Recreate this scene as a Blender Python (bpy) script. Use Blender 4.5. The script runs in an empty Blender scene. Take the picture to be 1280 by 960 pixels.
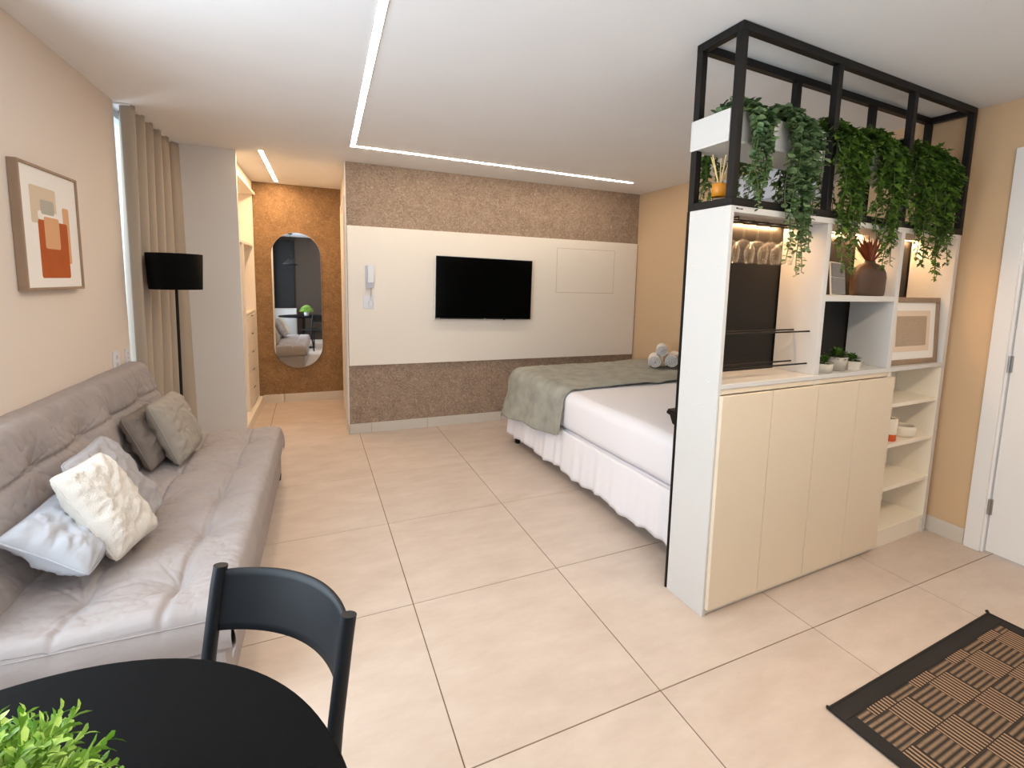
import bpy, bmesh, math, random
from mathutils import Vector, Matrix, noise as mnoise
PI = math.pi
SC = bpy.context.scene
COL = SC.collection

# ------------------------------------------------------------------ camera
F_PX, CX_PX, CY_PX = 594.2018, 656.3321, 421.8774
PITCH, ROLL, YAW = -0.1142, 0.0244, -0.3988
cam = bpy.data.cameras.new('camera'); cam_o = bpy.data.objects.new('camera', cam); COL.objects.link(cam_o)
base = Matrix(((1, 0, 0), (0, 0, -1), (0, 1, 0)))
Rm = Matrix.Rotation(YAW, 3, 'Z') @ Matrix.Rotation(PITCH, 3, 'X') @ base @ Matrix.Rotation(ROLL, 3, 'Z')
cam_o.matrix_world = Matrix.Translation((-0.35834, -1.29109, 1.524708)) @ Rm.to_4x4()
cam.sensor_fit = 'HORIZONTAL'; cam.sensor_width = 36.0
cam.lens = F_PX * 36.0 / 1280.0
cam.shift_x = (640 - CX_PX) / 1280.0
cam.shift_y = (CY_PX - 480) / 1280.0
cam.clip_start = 0.02
SC.camera = cam_o

# ------------------------------------------------------------------ light and exposure
SC.view_settings.view_transform = 'Standard'
SC.view_settings.look = 'None'
SC.view_settings.exposure = 0.0
SC.view_settings.gamma = 1.0
SC.view_settings.use_curve_mapping = False
SC.cycles.diffuse_bounces = 6
SC.cycles.max_bounces = 12
SC.cycles.sample_clamp_indirect = 6.0
DAY_COL = (0.82, 0.91, 1.0)
DAY_W = 70.0            # daylight through the balcony window beside the sofa
DAY2_W = 30.0           # daylight behind the curtain
FRONT_FILL_W = 8.0          # soft fill light from an added window behind the camera
FRONT_FILL_COL = (1.0, 0.955, 0.90)
LED_STRENGTH = 43.0
LED_COL = (1.0, 0.89, 0.76)
HALL_LED_STRENGTH = 175.0
HALL_LED_COL = (1.0, 0.70, 0.42)
SHELF_LED_STRENGTH = 380.0
SHELF_LED_COL = (1.0, 0.57, 0.26)
world = bpy.data.worlds.new('sky'); SC.world = world; world.use_nodes = True
wn = world.node_tree.nodes; bgn = wn.get('Background') or wn.new('ShaderNodeBackground')
bgn.inputs[0].default_value = (0.75, 0.87, 1.0, 1); bgn.inputs[1].default_value = 1.6
wo = wn.get('World Output') or wn.new('ShaderNodeOutputWorld')
world.node_tree.links.new(bgn.outputs[0], wo.inputs[0])

def area_light(name, loc, rot, sx, sy, watts, col):
    l = bpy.data.lights.new(name, 'AREA'); l.shape = 'RECTANGLE'; l.size = sx; l.size_y = sy
    l.energy = watts; l.color = col
    o = bpy.data.objects.new(name, l); COL.objects.link(o); o.location = loc; o.rotation_euler = rot
    return o
area_light('window_daylight', (-1.72, 0.10, 1.50), (0, -PI/2, 0), 1.95, 1.70, DAY_W, DAY_COL)
area_light('curtain_window_daylight', (-2.30, 3.00, 1.35), (0, -PI/2, 0), 2.2, 0.9, DAY2_W, DAY_COL)

area_light('front_fill_light', (0.75, -1.66, 1.50), (PI/2, 0, 0), 2.0, 1.5, FRONT_FILL_W, FRONT_FILL_COL)  # added fill lamp behind the camera, no known source there
# ------------------------------------------------------------------ dimensions (metres)
H = 2.6035
XL, YT, YH, YP = -1.568, 3.566, 5.094, 3.603
XP, XA, XH = -1.0455, -0.1624, -1.114
YB = -1.50                                  # wall behind the camera
UO = Vector((1.22262, 0.26732, 0)); UA = 0.057      # divider unit: origin and turn
RO = Vector((3.2183, 0.0, 0)); RA = 0.0253          # right wall: point at y=0 and turn

# ------------------------------------------------------------------ materials
def s2l(c):
    return tuple((x/12.92 if x <= 0.04045 else ((x+0.055)/1.055)**2.4) for x in (v/255.0 for v in c))
def mat(name, rgb, rough=0.5, metal=0.0, bump=None, var=0.0, vscale=4.0, spec=0.5, coat=0.0, stretch=None):
    m = bpy.data.materials.new(name); m.use_nodes = True
    nt = m.node_tree; b = nt.nodes['Principled BSDF']
    c = s2l(rgb)
    b.inputs['Base Color'].default_value = (*c, 1); b.inputs['Roughness'].default_value = rough
    b.inputs['Metallic'].default_value = metal
    if 'Specular IOR Level' in b.inputs: b.inputs['Specular IOR Level'].default_value = spec
    if coat and 'Coat Weight' in b.inputs: b.inputs['Coat Weight'].default_value = coat
    tc = nt.nodes.new('ShaderNodeTexCoord'); vec = tc.outputs['Object']
    if stretch:
        mp = nt.nodes.new('ShaderNodeMapping'); mp.inputs['Scale'].default_value = stretch
        nt.links.new(vec, mp.inputs[0]); vec = mp.outputs[0]
    if var > 0:
        n = nt.nodes.new('ShaderNodeTexNoise'); n.inputs['Scale'].default_value = vscale; n.inputs['Detail'].default_value = 5
        nt.links.new(vec, n.inputs['Vector'])
        r = nt.nodes.new('ShaderNodeValToRGB'); r.color_ramp.elements[0].position = 0.3; r.color_ramp.elements[1].position = 0.7
        r.color_ramp.elements[0].color = (*[x*(1-var) for x in c], 1); r.color_ramp.elements[1].color = (*[min(1, x*(1+var)) for x in c], 1)
        nt.links.new(n.outputs['Fac'], r.inputs[0]); nt.links.new(r.outputs[0], b.inputs['Base Color'])
    if bump:
        n2 = nt.nodes.new('ShaderNodeTexNoise'); n2.inputs['Scale'].default_value = bump[0]; n2.inputs['Detail'].default_value = 4
        nt.links.new(vec, n2.inputs['Vector'])
        bp = nt.nodes.new('ShaderNodeBump'); bp.inputs['Strength'].default_value = bump[1]; bp.inputs['Distance'].default_value = bump[2] if len(bump) > 2 else 0.002
        nt.links.new(n2.outputs['Fac'], bp.inputs['Height']); nt.links.new(bp.outputs[0], b.inputs['Normal'])
    return m
def emit(name, col, strength):
    m = bpy.data.materials.new(name); m.use_nodes = True; nt = m.node_tree
    b = nt.nodes['Principled BSDF']; b.inputs['Base Color'].default_value = (0.9, 0.88, 0.84, 1)
    b.inputs['Emission Color'].default_value = (*col, 1); b.inputs['Emission Strength'].default_value = strength
    return m
def glassmat(name, tint=(1, 1, 1), blend=0.12):
    m = bpy.data.materials.new(name); m.use_nodes = True; nt = m.node_tree
    for n in list(nt.nodes):
        if n.type != 'OUTPUT_MATERIAL': nt.nodes.remove(n)
    out = [n for n in nt.nodes][0]
    t = nt.nodes.new('ShaderNodeBsdfTransparent'); t.inputs[0].default_value = (*tint, 1)
    g = nt.nodes.new('ShaderNodeBsdfGlossy'); g.inputs['Roughness'].default_value = 0.02
    lw = nt.nodes.new('ShaderNodeLayerWeight'); lw.inputs[0].default_value = blend
    mx = nt.nodes.new('ShaderNodeMixShader')
    nt.links.new(lw.outputs['Fresnel'], mx.inputs[0]); nt.links.new(t.outputs[0], mx.inputs[1]); nt.links.new(g.outputs[0], mx.inputs[2])
    nt.links.new(mx.outputs[0], out.inputs[0])
    return m
def rimlit_glass(name):  # bright rims painted in: translucent white grows towards grazing edges
    m = bpy.data.materials.new(name); m.use_nodes = True; nt = m.node_tree; L = nt.links
    for n in list(nt.nodes):
        if n.type != 'OUTPUT_MATERIAL': nt.nodes.remove(n)
    out = list(nt.nodes)[0]
    t = nt.nodes.new('ShaderNodeBsdfTransparent'); g = nt.nodes.new('ShaderNodeBsdfGlossy'); g.inputs['Roughness'].default_value = 0.03
    d = nt.nodes.new('ShaderNodeBsdfTranslucent'); d.inputs[0].default_value = (0.95, 0.94, 0.92, 1)
    e = nt.nodes.new('ShaderNodeMixShader'); e.inputs[0].default_value = 0.55; L.new(d.outputs[0], e.inputs[1]); L.new(g.outputs[0], e.inputs[2])
    lw = nt.nodes.new('ShaderNodeLayerWeight'); lw.inputs[0].default_value = 0.35
    r = nt.nodes.new('ShaderNodeMapRange'); r.inputs['To Min'].default_value = 0.02; r.inputs['To Max'].default_value = 0.68
    p = nt.nodes.new('ShaderNodeMath'); p.operation = 'POWER'; p.inputs[1].default_value = 2.0
    L.new(lw.outputs['Facing'], p.inputs[0]); L.new(p.outputs[0], r.inputs['Value'])
    mx = nt.nodes.new('ShaderNodeMixShader'); L.new(r.outputs[0], mx.inputs[0]); L.new(t.outputs[0], mx.inputs[1]); L.new(e.outputs[0], mx.inputs[2])
    L.new(mx.outputs[0], out.inputs[0])
    return m
def wallpaper(name, rgb, dark, light):
    m = mat(name, rgb, 0.75); nt = m.node_tree; b = nt.nodes['Principled BSDF']; L = nt.links
    tc = nt.nodes.new('ShaderNodeTexCoord')
    def N(scale, det, dist):
        n = nt.nodes.new('ShaderNodeTexNoise'); n.inputs['Scale'].default_value = scale; n.inputs['Detail'].default_value = det; n.inputs['Distortion'].default_value = dist
        L.new(tc.outputs['Object'], n.inputs['Vector']); return n.outputs['Fac']
    def A(op, x, y=None):
        n = nt.nodes.new('ShaderNodeMath'); n.operation = op; n.use_clamp = (op == 'SUBTRACT' and y is not None and False)
        for i, v in enumerate((x, y)):
            if v is None: continue
            if isinstance(v, (int, float)): n.inputs[i].default_value = v
            else: L.new(v, n.inputs[i])
        return n.outputs[0]
    cloud = N(7, 5, 0.8)
    def strokes(scale, dist, wid):
        r_ = nt.nodes.new('ShaderNodeMapRange'); r_.inputs['From Min'].default_value = 0.0; r_.inputs['From Max'].default_value = wid; r_.inputs['To Min'].default_value = 1.0; r_.inputs['To Max'].default_value = 0.0
        L.new(A('ABSOLUTE', A('SUBTRACT', N(scale, 1.5, dist), 0.5)), r_.inputs['Value']); return r_.outputs[0]
    f1 = strokes(20, 2.4, 0.055); f2 = strokes(13, 3.2, 0.035)
    brk = N(40, 2, 0)
    st_ = A('MULTIPLY', A('MAXIMUM', f1, f2), A('MULTIPLY', brk, 1.1))
    r = nt.nodes.new('ShaderNodeValToRGB'); e = r.color_ramp.elements
    e[0].position = 0.32; e[0].color = (*s2l(dark), 1); e[1].position = 0.68; e[1].color = (*s2l(rgb), 1)
    L.new(cloud, r.inputs[0])
    mx = nt.nodes.new('ShaderNodeMixRGB'); mx.inputs[2].default_value = (*s2l(light), 1)
    L.new(A('MULTIPLY', st_, 1.0), mx.inputs[0]); L.new(r.outputs[0], mx.inputs[1]); L.new(mx.outputs[0], b.inputs['Base Color'])
    bp = nt.nodes.new('ShaderNodeBump'); bp.inputs['Strength'].default_value = 0.12; bp.inputs['Distance'].default_value = 0.002
    L.new(st_, bp.inputs['Height']); L.new(bp.outputs[0], b.inputs['Normal'])
    return m
def tilemat():
    m = mat('porcelain_tile', (206, 190, 170), 0.42); nt = m.node_tree; b = nt.nodes['Principled BSDF']
    tc = nt.nodes.new('ShaderNodeTexCoord'); mp = nt.nodes.new('ShaderNodeMapping'); mp.inputs['Scale'].default_value = (1, 2.4, 1)
    nt.links.new(tc.outputs['Object'], mp.inputs[0])
    n = nt.nodes.new('ShaderNodeTexNoise'); n.inputs['Scale'].default_value = 3.2; n.inputs['Detail'].default_value = 8; n.inputs['Roughness'].default_value = 0.65
    nt.links.new(mp.outputs[0], n.inputs['Vector'])
    r = nt.nodes.new('ShaderNodeValToRGB'); e = r.color_ramp.elements
    e[0].position = 0.3; e[0].color = (*s2l((192, 174, 159)), 1); e[1].position = 0.7; e[1].color = (*s2l((208, 192, 178)), 1)
    g = nt.nodes.new('ShaderNodeNewGeometry')
    ad = nt.nodes.new('ShaderNodeMath'); ad.operation = 'MULTIPLY_ADD'; ad.inputs[1].default_value = 0.12; ad.inputs[2].default_value = -0.06
    nt.links.new(g.outputs['Random Per Island'], ad.inputs[0])
    s = nt.nodes.new('ShaderNodeMath'); s.operation = 'ADD'
    nt.links.new(n.outputs['Fac'], s.inputs[0]); nt.links.new(ad.outputs[0], s.inputs[1])
    nt.links.new(s.outputs[0], r.inputs[0]); nt.links.new(r.outputs[0], b.inputs['Base Color'])
    return m
def leafmat(name, dark, light, tr=0.3):
    m = mat(name, dark, 0.45); nt = m.node_tree; b = nt.nodes['Principled BSDF']
    g = nt.nodes.new('ShaderNodeNewGeometry'); r = nt.nodes.new('ShaderNodeValToRGB')
    r.color_ramp.elements[0].color = (*s2l(dark), 1); r.color_ramp.elements[1].color = (*s2l(light), 1)
    nt.links.new(g.outputs['Random Per Island'], r.inputs[0]); nt.links.new(r.outputs[0], b.inputs['Base Color'])
    if 'Subsurface Weight' in b.inputs: b.inputs['Subsurface Weight'].default_value = 0.0
    return m
def rugmat():
    m = mat('woven_rug', (60, 48, 38), 0.9); nt = m.node_tree; b = nt.nodes['Principled BSDF']; L = nt.links
    def M(op, a, bb=None, c=None):
        n = nt.nodes.new('ShaderNodeMath'); n.operation = op
        for i, v in enumerate((a, bb, c)):
            if v is None: continue
            if isinstance(v, (int, float)): n.inputs[i].default_value = v
            else: L.new(v, n.inputs[i])
        return n.outputs[0]
    tc = nt.nodes.new('ShaderNodeTexCoord'); sp = nt.nodes.new('ShaderNodeSeparateXYZ'); L.new(tc.outputs['Object'], sp.inputs[0])
    a = 0.140; hb = 0.112
    x = M('DIVIDE', M('ADD', sp.outputs[0], 10.0*a), a); ph = M('DIVIDE', M('ADD', sp.outputs[1], 20.0*hb), hb)
    j = M('FLOOR', ph); x = M('ADD', x, M('MULTIPLY', j, 0.5)); i = M('FLOOR', x)
    t = M('LESS_THAN', M('FRACT', M('MULTIPLY', i, 0.5)), 0.25)
    sA = M('SINE', M('MULTIPLY', x, 2*PI*8)); sB = M('SINE', M('MULTIPLY', ph, 2*PI*6))
    lnA = M('GREATER_THAN', sA, 0.1); lnB = M('MULTIPLY', M('ADD', sB, 1.0), 0.5)
    mx = M('ADD', M('MULTIPLY', t, lnA), M('MULTIPLY', M('SUBTRACT', 1.0, t), M('MULTIPLY', lnB, 0.62)))
    # dark seam between blocks
    fx = M('ABSOLUTE', M('SUBTRACT', M('FRACT', x), 0.5)); fy = M('ABSOLUTE', M('SUBTRACT', M('FRACT', ph), 0.5))
    seam = M('LESS_THAN', M('MAXIMUM', fx, fy), 0.485)
    mx = M('MULTIPLY', mx, seam)
    n = nt.nodes.new('ShaderNodeTexNoise'); n.inputs['Scale'].default_value = 90; L.new(tc.outputs['Object'], n.inputs['Vector'])
    mx = M('MULTIPLY', mx, M('MULTIPLY_ADD', n.outputs['Fac'], 0.8, 0.6))
    r = nt.nodes.new('ShaderNodeValToRGB'); r.color_ramp.elements[0].color = (*s2l((38, 31, 25)), 1); r.color_ramp.elements[1].color = (*s2l((164, 134, 106)), 1)
    L.new(mx, r.inputs[0]); L.new(r.outputs[0], b.inputs['Base Color'])
    bp = nt.nodes.new('ShaderNodeBump'); bp.inputs['Strength'].default_value = 0.5; bp.inputs['Distance'].default_value = 0.004
    L.new(mx, bp.inputs['Height']); L.new(bp.outputs[0], b.inputs['Normal'])
    return m

M = dict(
    ceil=mat('ceiling_paint', (238, 237, 236), 0.9, var=0.01),
    wall=mat('wall_paint_cream', (226, 214, 202), 0.9, bump=(180, 0.06)),
    wallgrey=mat('partition_paint', (230, 228, 226), 0.85),
    wallbeige=mat('wall_paint_beige', (210, 180, 144), 0.9, bump=(180, 0.06)),
    walldark=mat('wall_paint_dark', (70, 58, 48), 0.8),
    paper=wallpaper('mottled_wallpaper', (150, 127, 108), (132, 110, 93), (200, 179, 156)),
    warmlitpaper=wallpaper('warm_lit_mottled_wallpaper', (136, 104, 70), (114, 86, 56), (176, 142, 100)),  # same paper as the television wall, warm hall light put into its colours
    tile=tilemat(), grout=mat('grout', (120, 96, 74), 0.9),
    skirt=mat('baseboard_tile', (208, 200, 188), 0.5, var=0.03),
    white=mat('white_laminate', (212, 210, 206), 0.4, var=0.01, vscale=2),
    panelwhite=mat('panel_laminate', (238, 230, 218), 0.4, var=0.01, vscale=2),
    whitesatin=mat('white_satin_paint', (236, 234, 232), 0.35),
    warmlitwhite=mat('warm_lit_white_laminate', (240, 231, 214), 0.45),  # white laminate of the low shelves with warm light put into its colour
    cream=mat('cream_laminate', (232, 224, 212), 0.45),
    doorwhite=mat('cabinet_door_laminate', (226, 210, 186), 0.45, var=0.01, vscale=2),
    black=mat('black_steel', (17, 15, 14), 0.5, 0.0, spec=0.3),
    blackpanel=mat('black_laminate', (13, 10, 8), 0.38, spec=0.35),
    blackpaint=mat('black_matt_paint', (20, 24, 29), 0.5, spec=0.35),
    blacktop=mat('black_table_top', (15, 15, 16), 0.85, spec=0.08, var=0.12, vscale=90, bump=(160, 0.08)),
    blackfab=mat('black_lamp_fabric', (8, 7, 7), 0.9, spec=0.1),
    screen=mat('tv_screen', (6, 6, 6), 0.12, spec=0.35), bezel=mat('tv_bezel', (20, 20, 20), 0.3),
    silver=mat('silver_plastic', (200, 198, 194), 0.35, 0.2),
    plastic=mat('white_plastic', (226, 228, 234), 0.35), plasticgrey=mat('grey_plastic', (196, 200, 210), 0.4),
    steel=mat('brushed_steel', (175, 172, 168), 0.3, 1.0),
    sofa=mat('taupe_suede', (163, 154, 151), 0.85, var=0.05, vscale=9, bump=(24, 0.35, 0.006)),
    pgrey=mat('grey_cushion_fabric', (160, 152, 142), 0.9, bump=(220, 0.25)),
    pmid=mat('mid_grey_cushion_fabric', (164, 160, 161), 0.85, bump=(60, 0.2)),
    pblue=mat('smooth_grey_cushion_fabric', (182, 184, 190), 0.75, bump=(22, 0.4, 0.006)),
    pdark=mat('taupe_cushion_fabric', (124, 115, 108), 0.9, bump=(200, 0.2)),
    pcream=mat('cream_knit', (230, 223, 213), 0.95, bump=(260, 0.9, 0.006)),
    curtain=mat('linen_curtain', (178, 166, 150), 0.9, bump=(300, 0.15)),
    sheet=mat('white_cotton', (238, 234, 236), 0.9, bump=(14, 0.12, 0.01)),
    blanket=mat('sage_grey_blanket', (158, 157, 146), 0.95, var=0.16, vscale=9, bump=(45, 0.5, 0.006)),
    towel=mat('terry_towel', (240, 236, 232), 0.95, bump=(420, 0.8, 0.003)),
    oak=mat('taupe_wood_frame', (150, 126, 104), 0.6, var=0.08, vscale=30, stretch=(1, 1, 0.1)),
    paperw=mat('print_paper', (240, 236, 230), 0.8), rust=mat('rust_print_ink', (176, 84, 24), 0.85, var=0.10, vscale=10),
    sand=mat('sand_print_ink', (214, 196, 170), 0.85), peach=mat('peach_print_ink', (216, 166, 124), 0.85), greyink=mat('grey_print_ink', (176, 172, 158), 0.85),
    mat_beige=mat('beige_mount_board', (226, 206, 184), 0.85), linen=mat('linen_print', (176, 156, 134), 0.9, var=0.12, vscale=160),
    glass=rimlit_glass('rim_lit_clear_glass'), bottleglass=glassmat('bottle_glass', (0.95, 0.95, 0.95), 0.15), pane=glassmat('window_glass', (0.97, 0.99, 1.0), 0.015),
    mirror=mat('mirror_silver', (232, 236, 240), 0.01, 1.0), alu=mat('window_aluminium', (190, 200, 212), 0.4, 0.0),
    leafblue=leafmat('blue_green_leaf', (54, 84, 40), (128, 152, 108)), leaf=leafmat('green_leaf', (42, 70, 20), (96, 128, 46)),
    leafdeep=leafmat('deep_green_leaf', (38, 66, 18), (88, 122, 40)), leaflime=leafmat('lime_leaf', (110, 160, 40), (186, 220, 110)),
    stem=mat('plant_stem', (84, 104, 44), 0.6), lime_stem=mat('lime_stem', (150, 190, 80), 0.6),
    rustleaf=leafmat('rust_leaf', (86, 34, 12), (150, 70, 30)), vase=mat('brown_ceramic', (74, 52, 38), 0.6, var=0.06, vscale=8),
    greyboard=mat('grey_card', (128, 124, 124), 0.7, var=0.05, vscale=40), whiteedge=mat('card_edge', (220, 214, 206), 0.6),
    concrete=mat('pot_stone', (204, 196, 182), 0.8, var=0.05, vscale=30), concrete2=mat('pot_grey', (178, 170, 158), 0.8, var=0.05, vscale=30),
    soil=mat('soil', (48, 38, 28), 0.95), ceramic=mat('cream_ceramic', (232, 222, 204), 0.5), orange=mat('orange_glaze', (214, 92, 36), 0.45), darkin=mat('dark_inside', (60, 50, 42), 0.6),
    amber=mat('amber_band', (206, 132, 26), 0.35), reed=mat('reed_stick', (224, 196, 140), 0.7),
    rug=rugmat(), rugborder=mat('rug_border', (34, 29, 25), 0.9, bump=(140, 0.5)),
    ac=mat('ac_plastic', (212, 216, 228), 0.35), darkgap=mat('shadow_gap', (40, 34, 28), 0.8), linegap=mat('panel_gap', (190, 176, 158), 0.7),
    lamp_in=mat('lamp_inner', (230, 214, 180), 0.6), wood=mat('brown_wood', (96, 62, 36), 0.5),
    fill_led=emit('added_fill_strip', (1.0, 0.80, 0.58), 125.0),  # glow of the added out-of-frame strip
    led=emit('warm_led_strip', LED_COL, LED_STRENGTH), led2=emit('warm_led_strip_cross', (1.0, 0.84, 0.66), LED_STRENGTH*1.75), hled=emit('hall_led_strip', HALL_LED_COL, HALL_LED_STRENGTH), sled=emit('shelf_led_strip', SHELF_LED_COL, SHELF_LED_STRENGTH),
)

# ------------------------------------------------------------------ mesh helpers
class MB:
    def __init__(s): s.v = []; s.f = []; s.sm = []; s.mi = []; s.cur = 0
    def add(s, vs, fs, smooth=False):
        o = len(s.v); s.v += [tuple(p) for p in vs]
        for f in fs: s.f.append(tuple(i+o for i in f)); s.sm.append(smooth); s.mi.append(s.cur)
        return s
    def addbm(s, bm, smooth=False, X=None):
        bm.verts.ensure_lookup_table(); bm.verts.index_update()
        vs = [(X @ v.co if X else v.co.copy()) for v in bm.verts]; fs = [[v.index for v in f.verts] for f in bm.faces]
        bm.free(); return s.add(vs, fs, smooth)
    def box(s, x0, x1, y0, y1, z0, z1, bev=0.0, seg=2, X=None):
        bm = bmesh.new(); bmesh.ops.create_cube(bm, size=1)
        for v in bm.verts:
            v.co = Vector((x0+(v.co.x+.5)*(x1-x0), y0+(v.co.y+.5)*(y1-y0), z0+(v.co.z+.5)*(z1-z0)))
        if bev > 0: bmesh.ops.bevel(bm, geom=list(bm.edges), offset=bev, segments=seg, profile=0.5, affect='EDGES')
        return s.addbm(bm, False, X)
    def tube(s, pts, r, n=10, closed=False, cap=True):
        pts = [Vector(p) for p in pts]; N = len(pts); rr = r if isinstance(r, (list, tuple)) else [r]*N
        rings = []; up = None
        for i, p in enumerate(pts):
            if closed: t = (pts[(i+1) % N]-pts[i-1]).normalized()
            else: t = (pts[min(i+1, N-1)]-pts[max(i-1, 0)]).normalized()
            if up is None:
                up = Vector((0, 0, 1)) if abs(t.z) < 0.9 else Vector((1, 0, 0))
            a = t.cross(up)
            if a.length < 1e-6: a = t.orthogonal()
            a.normalize(); b = a.cross(t).normalized(); up = b
            rings.append([p+rr[i]*(math.cos(2*PI*k/n)*a+math.sin(2*PI*k/n)*b) for k in range(n)])
        vs = [q for R_ in rings for q in R_]; fs = []
        for i in range(N if closed else N-1):
            j = (i+1) % N
            for k in range(n): fs.append((i*n+k, i*n+(k+1) % n, j*n+(k+1) % n, j*n+k))
        s.add(vs, fs, True)
        if cap and not closed:
            s.add(rings[0], [tuple(range(n))[::-1]]); s.add(rings[-1], [tuple(range(n))])
        return s
    def lathe(s, prof, c=(0, 0, 0), n=32, sx=1.0, sy=1.0, smooth=True):
        vs = []; fs = []
        for r, z in prof:
            for k in range(n):
                a = 2*PI*k/n; vs.append((c[0]+sx*r*math.cos(a), c[1]+sy*r*math.sin(a), c[2]+z))
        for i in range(len(prof)-1):
            for k in range(n): fs.append((i*n+k, i*n+(k+1) % n, (i+1)*n+(k+1) % n, (i+1)*n+k))
        return s.add(vs, fs, smooth)
    def prism(s, poly, ax, d0, d1):
        # poly in the two other axes, extruded along ax (0,1,2) from d0 to d1
        def P(a, b, d):
            return {0: (d, a, b), 1: (a, d, b), 2: (a, b, d)}[ax]
        n = len(poly); vs = [P(a, b, d0) for a, b in poly]+[P(a, b, d1) for a, b in poly]
        fs = [tuple(range(n))[::-1], tuple(range(n, 2*n))]+[(i, (i+1) % n, n+(i+1) % n, n+i) for i in range(n)]
        return s.add(vs, fs)
    def grid(s, fn, nu, nv, smooth=True, flip=False):
        vs = [fn(i/nu, j/nv) for j in range(nv+1) for i in range(nu+1)]; fs = []
        for j in range(nv):
            for i in range(nu):
                a = j*(nu+1)+i; q = (a, a+1, a+nu+2, a+nu+1); fs.append(q[::-1] if flip else q)
        return s.add(vs, fs, smooth)
    def build(s, name, m, parent=None, loc=None, rotz=None, weld=False, solid=None):
        me = bpy.data.meshes.new(name); me.from_pydata(s.v, [], s.f)
        ms = m if isinstance(m, (list, tuple)) else [m]
        for k in ms: me.materials.append(k)
        me.polygons.foreach_set('use_smooth', s.sm)
        if len(ms) > 1: me.polygons.foreach_set('material_index', s.mi)
        bm = bmesh.new(); bm.from_mesh(me)
        if weld: bmesh.ops.remove_doubles(bm, verts=bm.verts, dist=1e-5)
        bmesh.ops.recalc_face_normals(bm, faces=bm.faces); bm.to_mesh(me); bm.free(); me.update()
        o = bpy.data.objects.new(name, me); COL.objects.link(o)
        if parent: o.parent = parent
        if loc is not None: o.location = loc
        if rotz is not None: o.rotation_euler = (0, 0, rotz)
        if solid:
            md = o.modifiers.new('thickness', 'SOLIDIFY'); md.thickness = solid; md.offset = 0
        return o
def tag(o, label, cat, group=None):
    o['label'] = label; o['category'] = cat
    if group: o['group'] = group
    return o
def thing(name, label, cat, loc=(0, 0, 0), rotz=0.0, group=None, rot=None):
    o = bpy.data.objects.new(name, None); o.empty_display_size = 0.05; COL.objects.link(o)
    o.location = loc; o.rotation_euler = rot if rot else (0, 0, rotz)
    return tag(o, label, cat, group)
def struct(name, mb, m, parent=None, **k):
    o = mb.build(name, m, parent, **k)
    if parent is None: o['kind'] = 'structure'
    return o
def U(x, y, z=0.0):
    c, s_ = math.cos(UA), math.sin(UA)
    return Vector((UO.x+c*x-s_*y, UO.y+s_*x+c*y, z))
def W(y, off=0.0, z=0.0):            # right wall: y along the wall, off = distance into the room
    c, s_ = math.cos(RA), math.sin(RA)
    return Vector((RO.x-s_*y-c*off, RO.y+c*y-s_*off, z))
def fbm(p, s_=1.0): return mnoise.fractal(Vector(p)*s_, 1.0, 2.0, 4)
rnd = random.Random(7)

# ================================================================== room shell
# floor: individual tiles over a grout bed
T = 0.82; TA = 0.025
cols = [(-3+0.02)*T, (-2+0.02)*T, (-1+0.02)*T, 0.02*T, 0.955*T, 2.019*T, 3.006*T, 4.0*T]
rows = [(-3)*T, -2.0*T, -1.0*T, -0.011*T, 1.016*T, 2.009*T, 2.993*T, 3.993*T, 4.99*T, 5.99*T, 6.99*T]
fl = MB(); gap = 0.0022
ct, st = math.cos(TA), math.sin(TA)
RZ = Matrix.Rotation(TA, 4, 'Z')
for i in range(len(cols)-1):
    for j in range(len(rows)-1):
        fl.cur = 0; fl.box(cols[i]+gap, cols[i+1]-gap, rows[j]+gap, rows[j+1]-gap, -0.010, 0.0, 0.0012, 1, RZ)
fl.cur = 1; fl.box(cols[0], cols[-1], rows[0], rows[-1], -0.05, -0.0025, 0, 1, RZ)
struct('floor', fl, [M['tile'], M['grout']])

def rect_wall_x(name, x0, x1, y0, y1, z0, z1, openings, m):
    """wall slab lying along y (thickness in x) with rectangular openings (ya,yb,za,zb)"""
    mb = MB(); ys = sorted({y0, y1, *[o[0] for o in openings], *[o[1] for o in openings]})
    for a, b in zip(ys, ys[1:]):
        op = [o for o in openings if o[0] <= a+1e-6 and o[1] >= b-1e-6]
        if not op: mb.box(x0, x1, a, b, z0, z1)
        else:
            o = op[0]
            if o[2] > z0+1e-4: mb.box(x0, x1, a, b, z0, o[2])
            if o[3] < z1-1e-4: mb.box(x0, x1, a, b, o[3], z1)
    return struct(name, mb, m)
ceil_mb = MB(); ceil_mb.box(-1.90, 3.60, -1.70, 5.30, H, H+0.08)
struct('ceiling', ceil_mb, M['ceil'])
rect_wall_x('wall_left', XL-0.12, XL, YB-0.1, 3.75, 0, H, [(-0.76, 0.97, 0.50, 2.45), (2.622, 3.60, 0.0, H)], M['wall'])
mb = MB()
mb.box(XL-0.12, -0.25, YB-0.12, YB, 0, H); mb.box(1.75, 3.4, YB-0.12, YB, 0, H); mb.box(-0.25, 1.75, YB-0.12, YB, 0, 0.75); mb.box(-0.25, 1.75, YB-0.12, YB, 2.30, H)
struct('wall_front', mb, M['walldark'])
mb = MB(); mb.box(XA, 3.5, YT, YT+0.12, 0, H); struct('wall_back', mb, M['paper'])
mb = MB(); mb.box(-1.75, 0.1, YH, YH+0.12, 0, H); struct('wall_hall_back', mb, M['warmlitpaper'])
mb = MB(); mb.box(XL-0.12, XP, YP, YP+0.028, 0, H, 0.002); struct('wall_partition', mb, M['wallgrey'])
mb = MB(); mb.box(XA, XA+0.10, YT+0.12, YH, 0, H); mb.box(XA-0.003, XA, YT, YT+0.15, 0, H); struct('wall_hall_right', mb, M['cream'])
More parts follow.
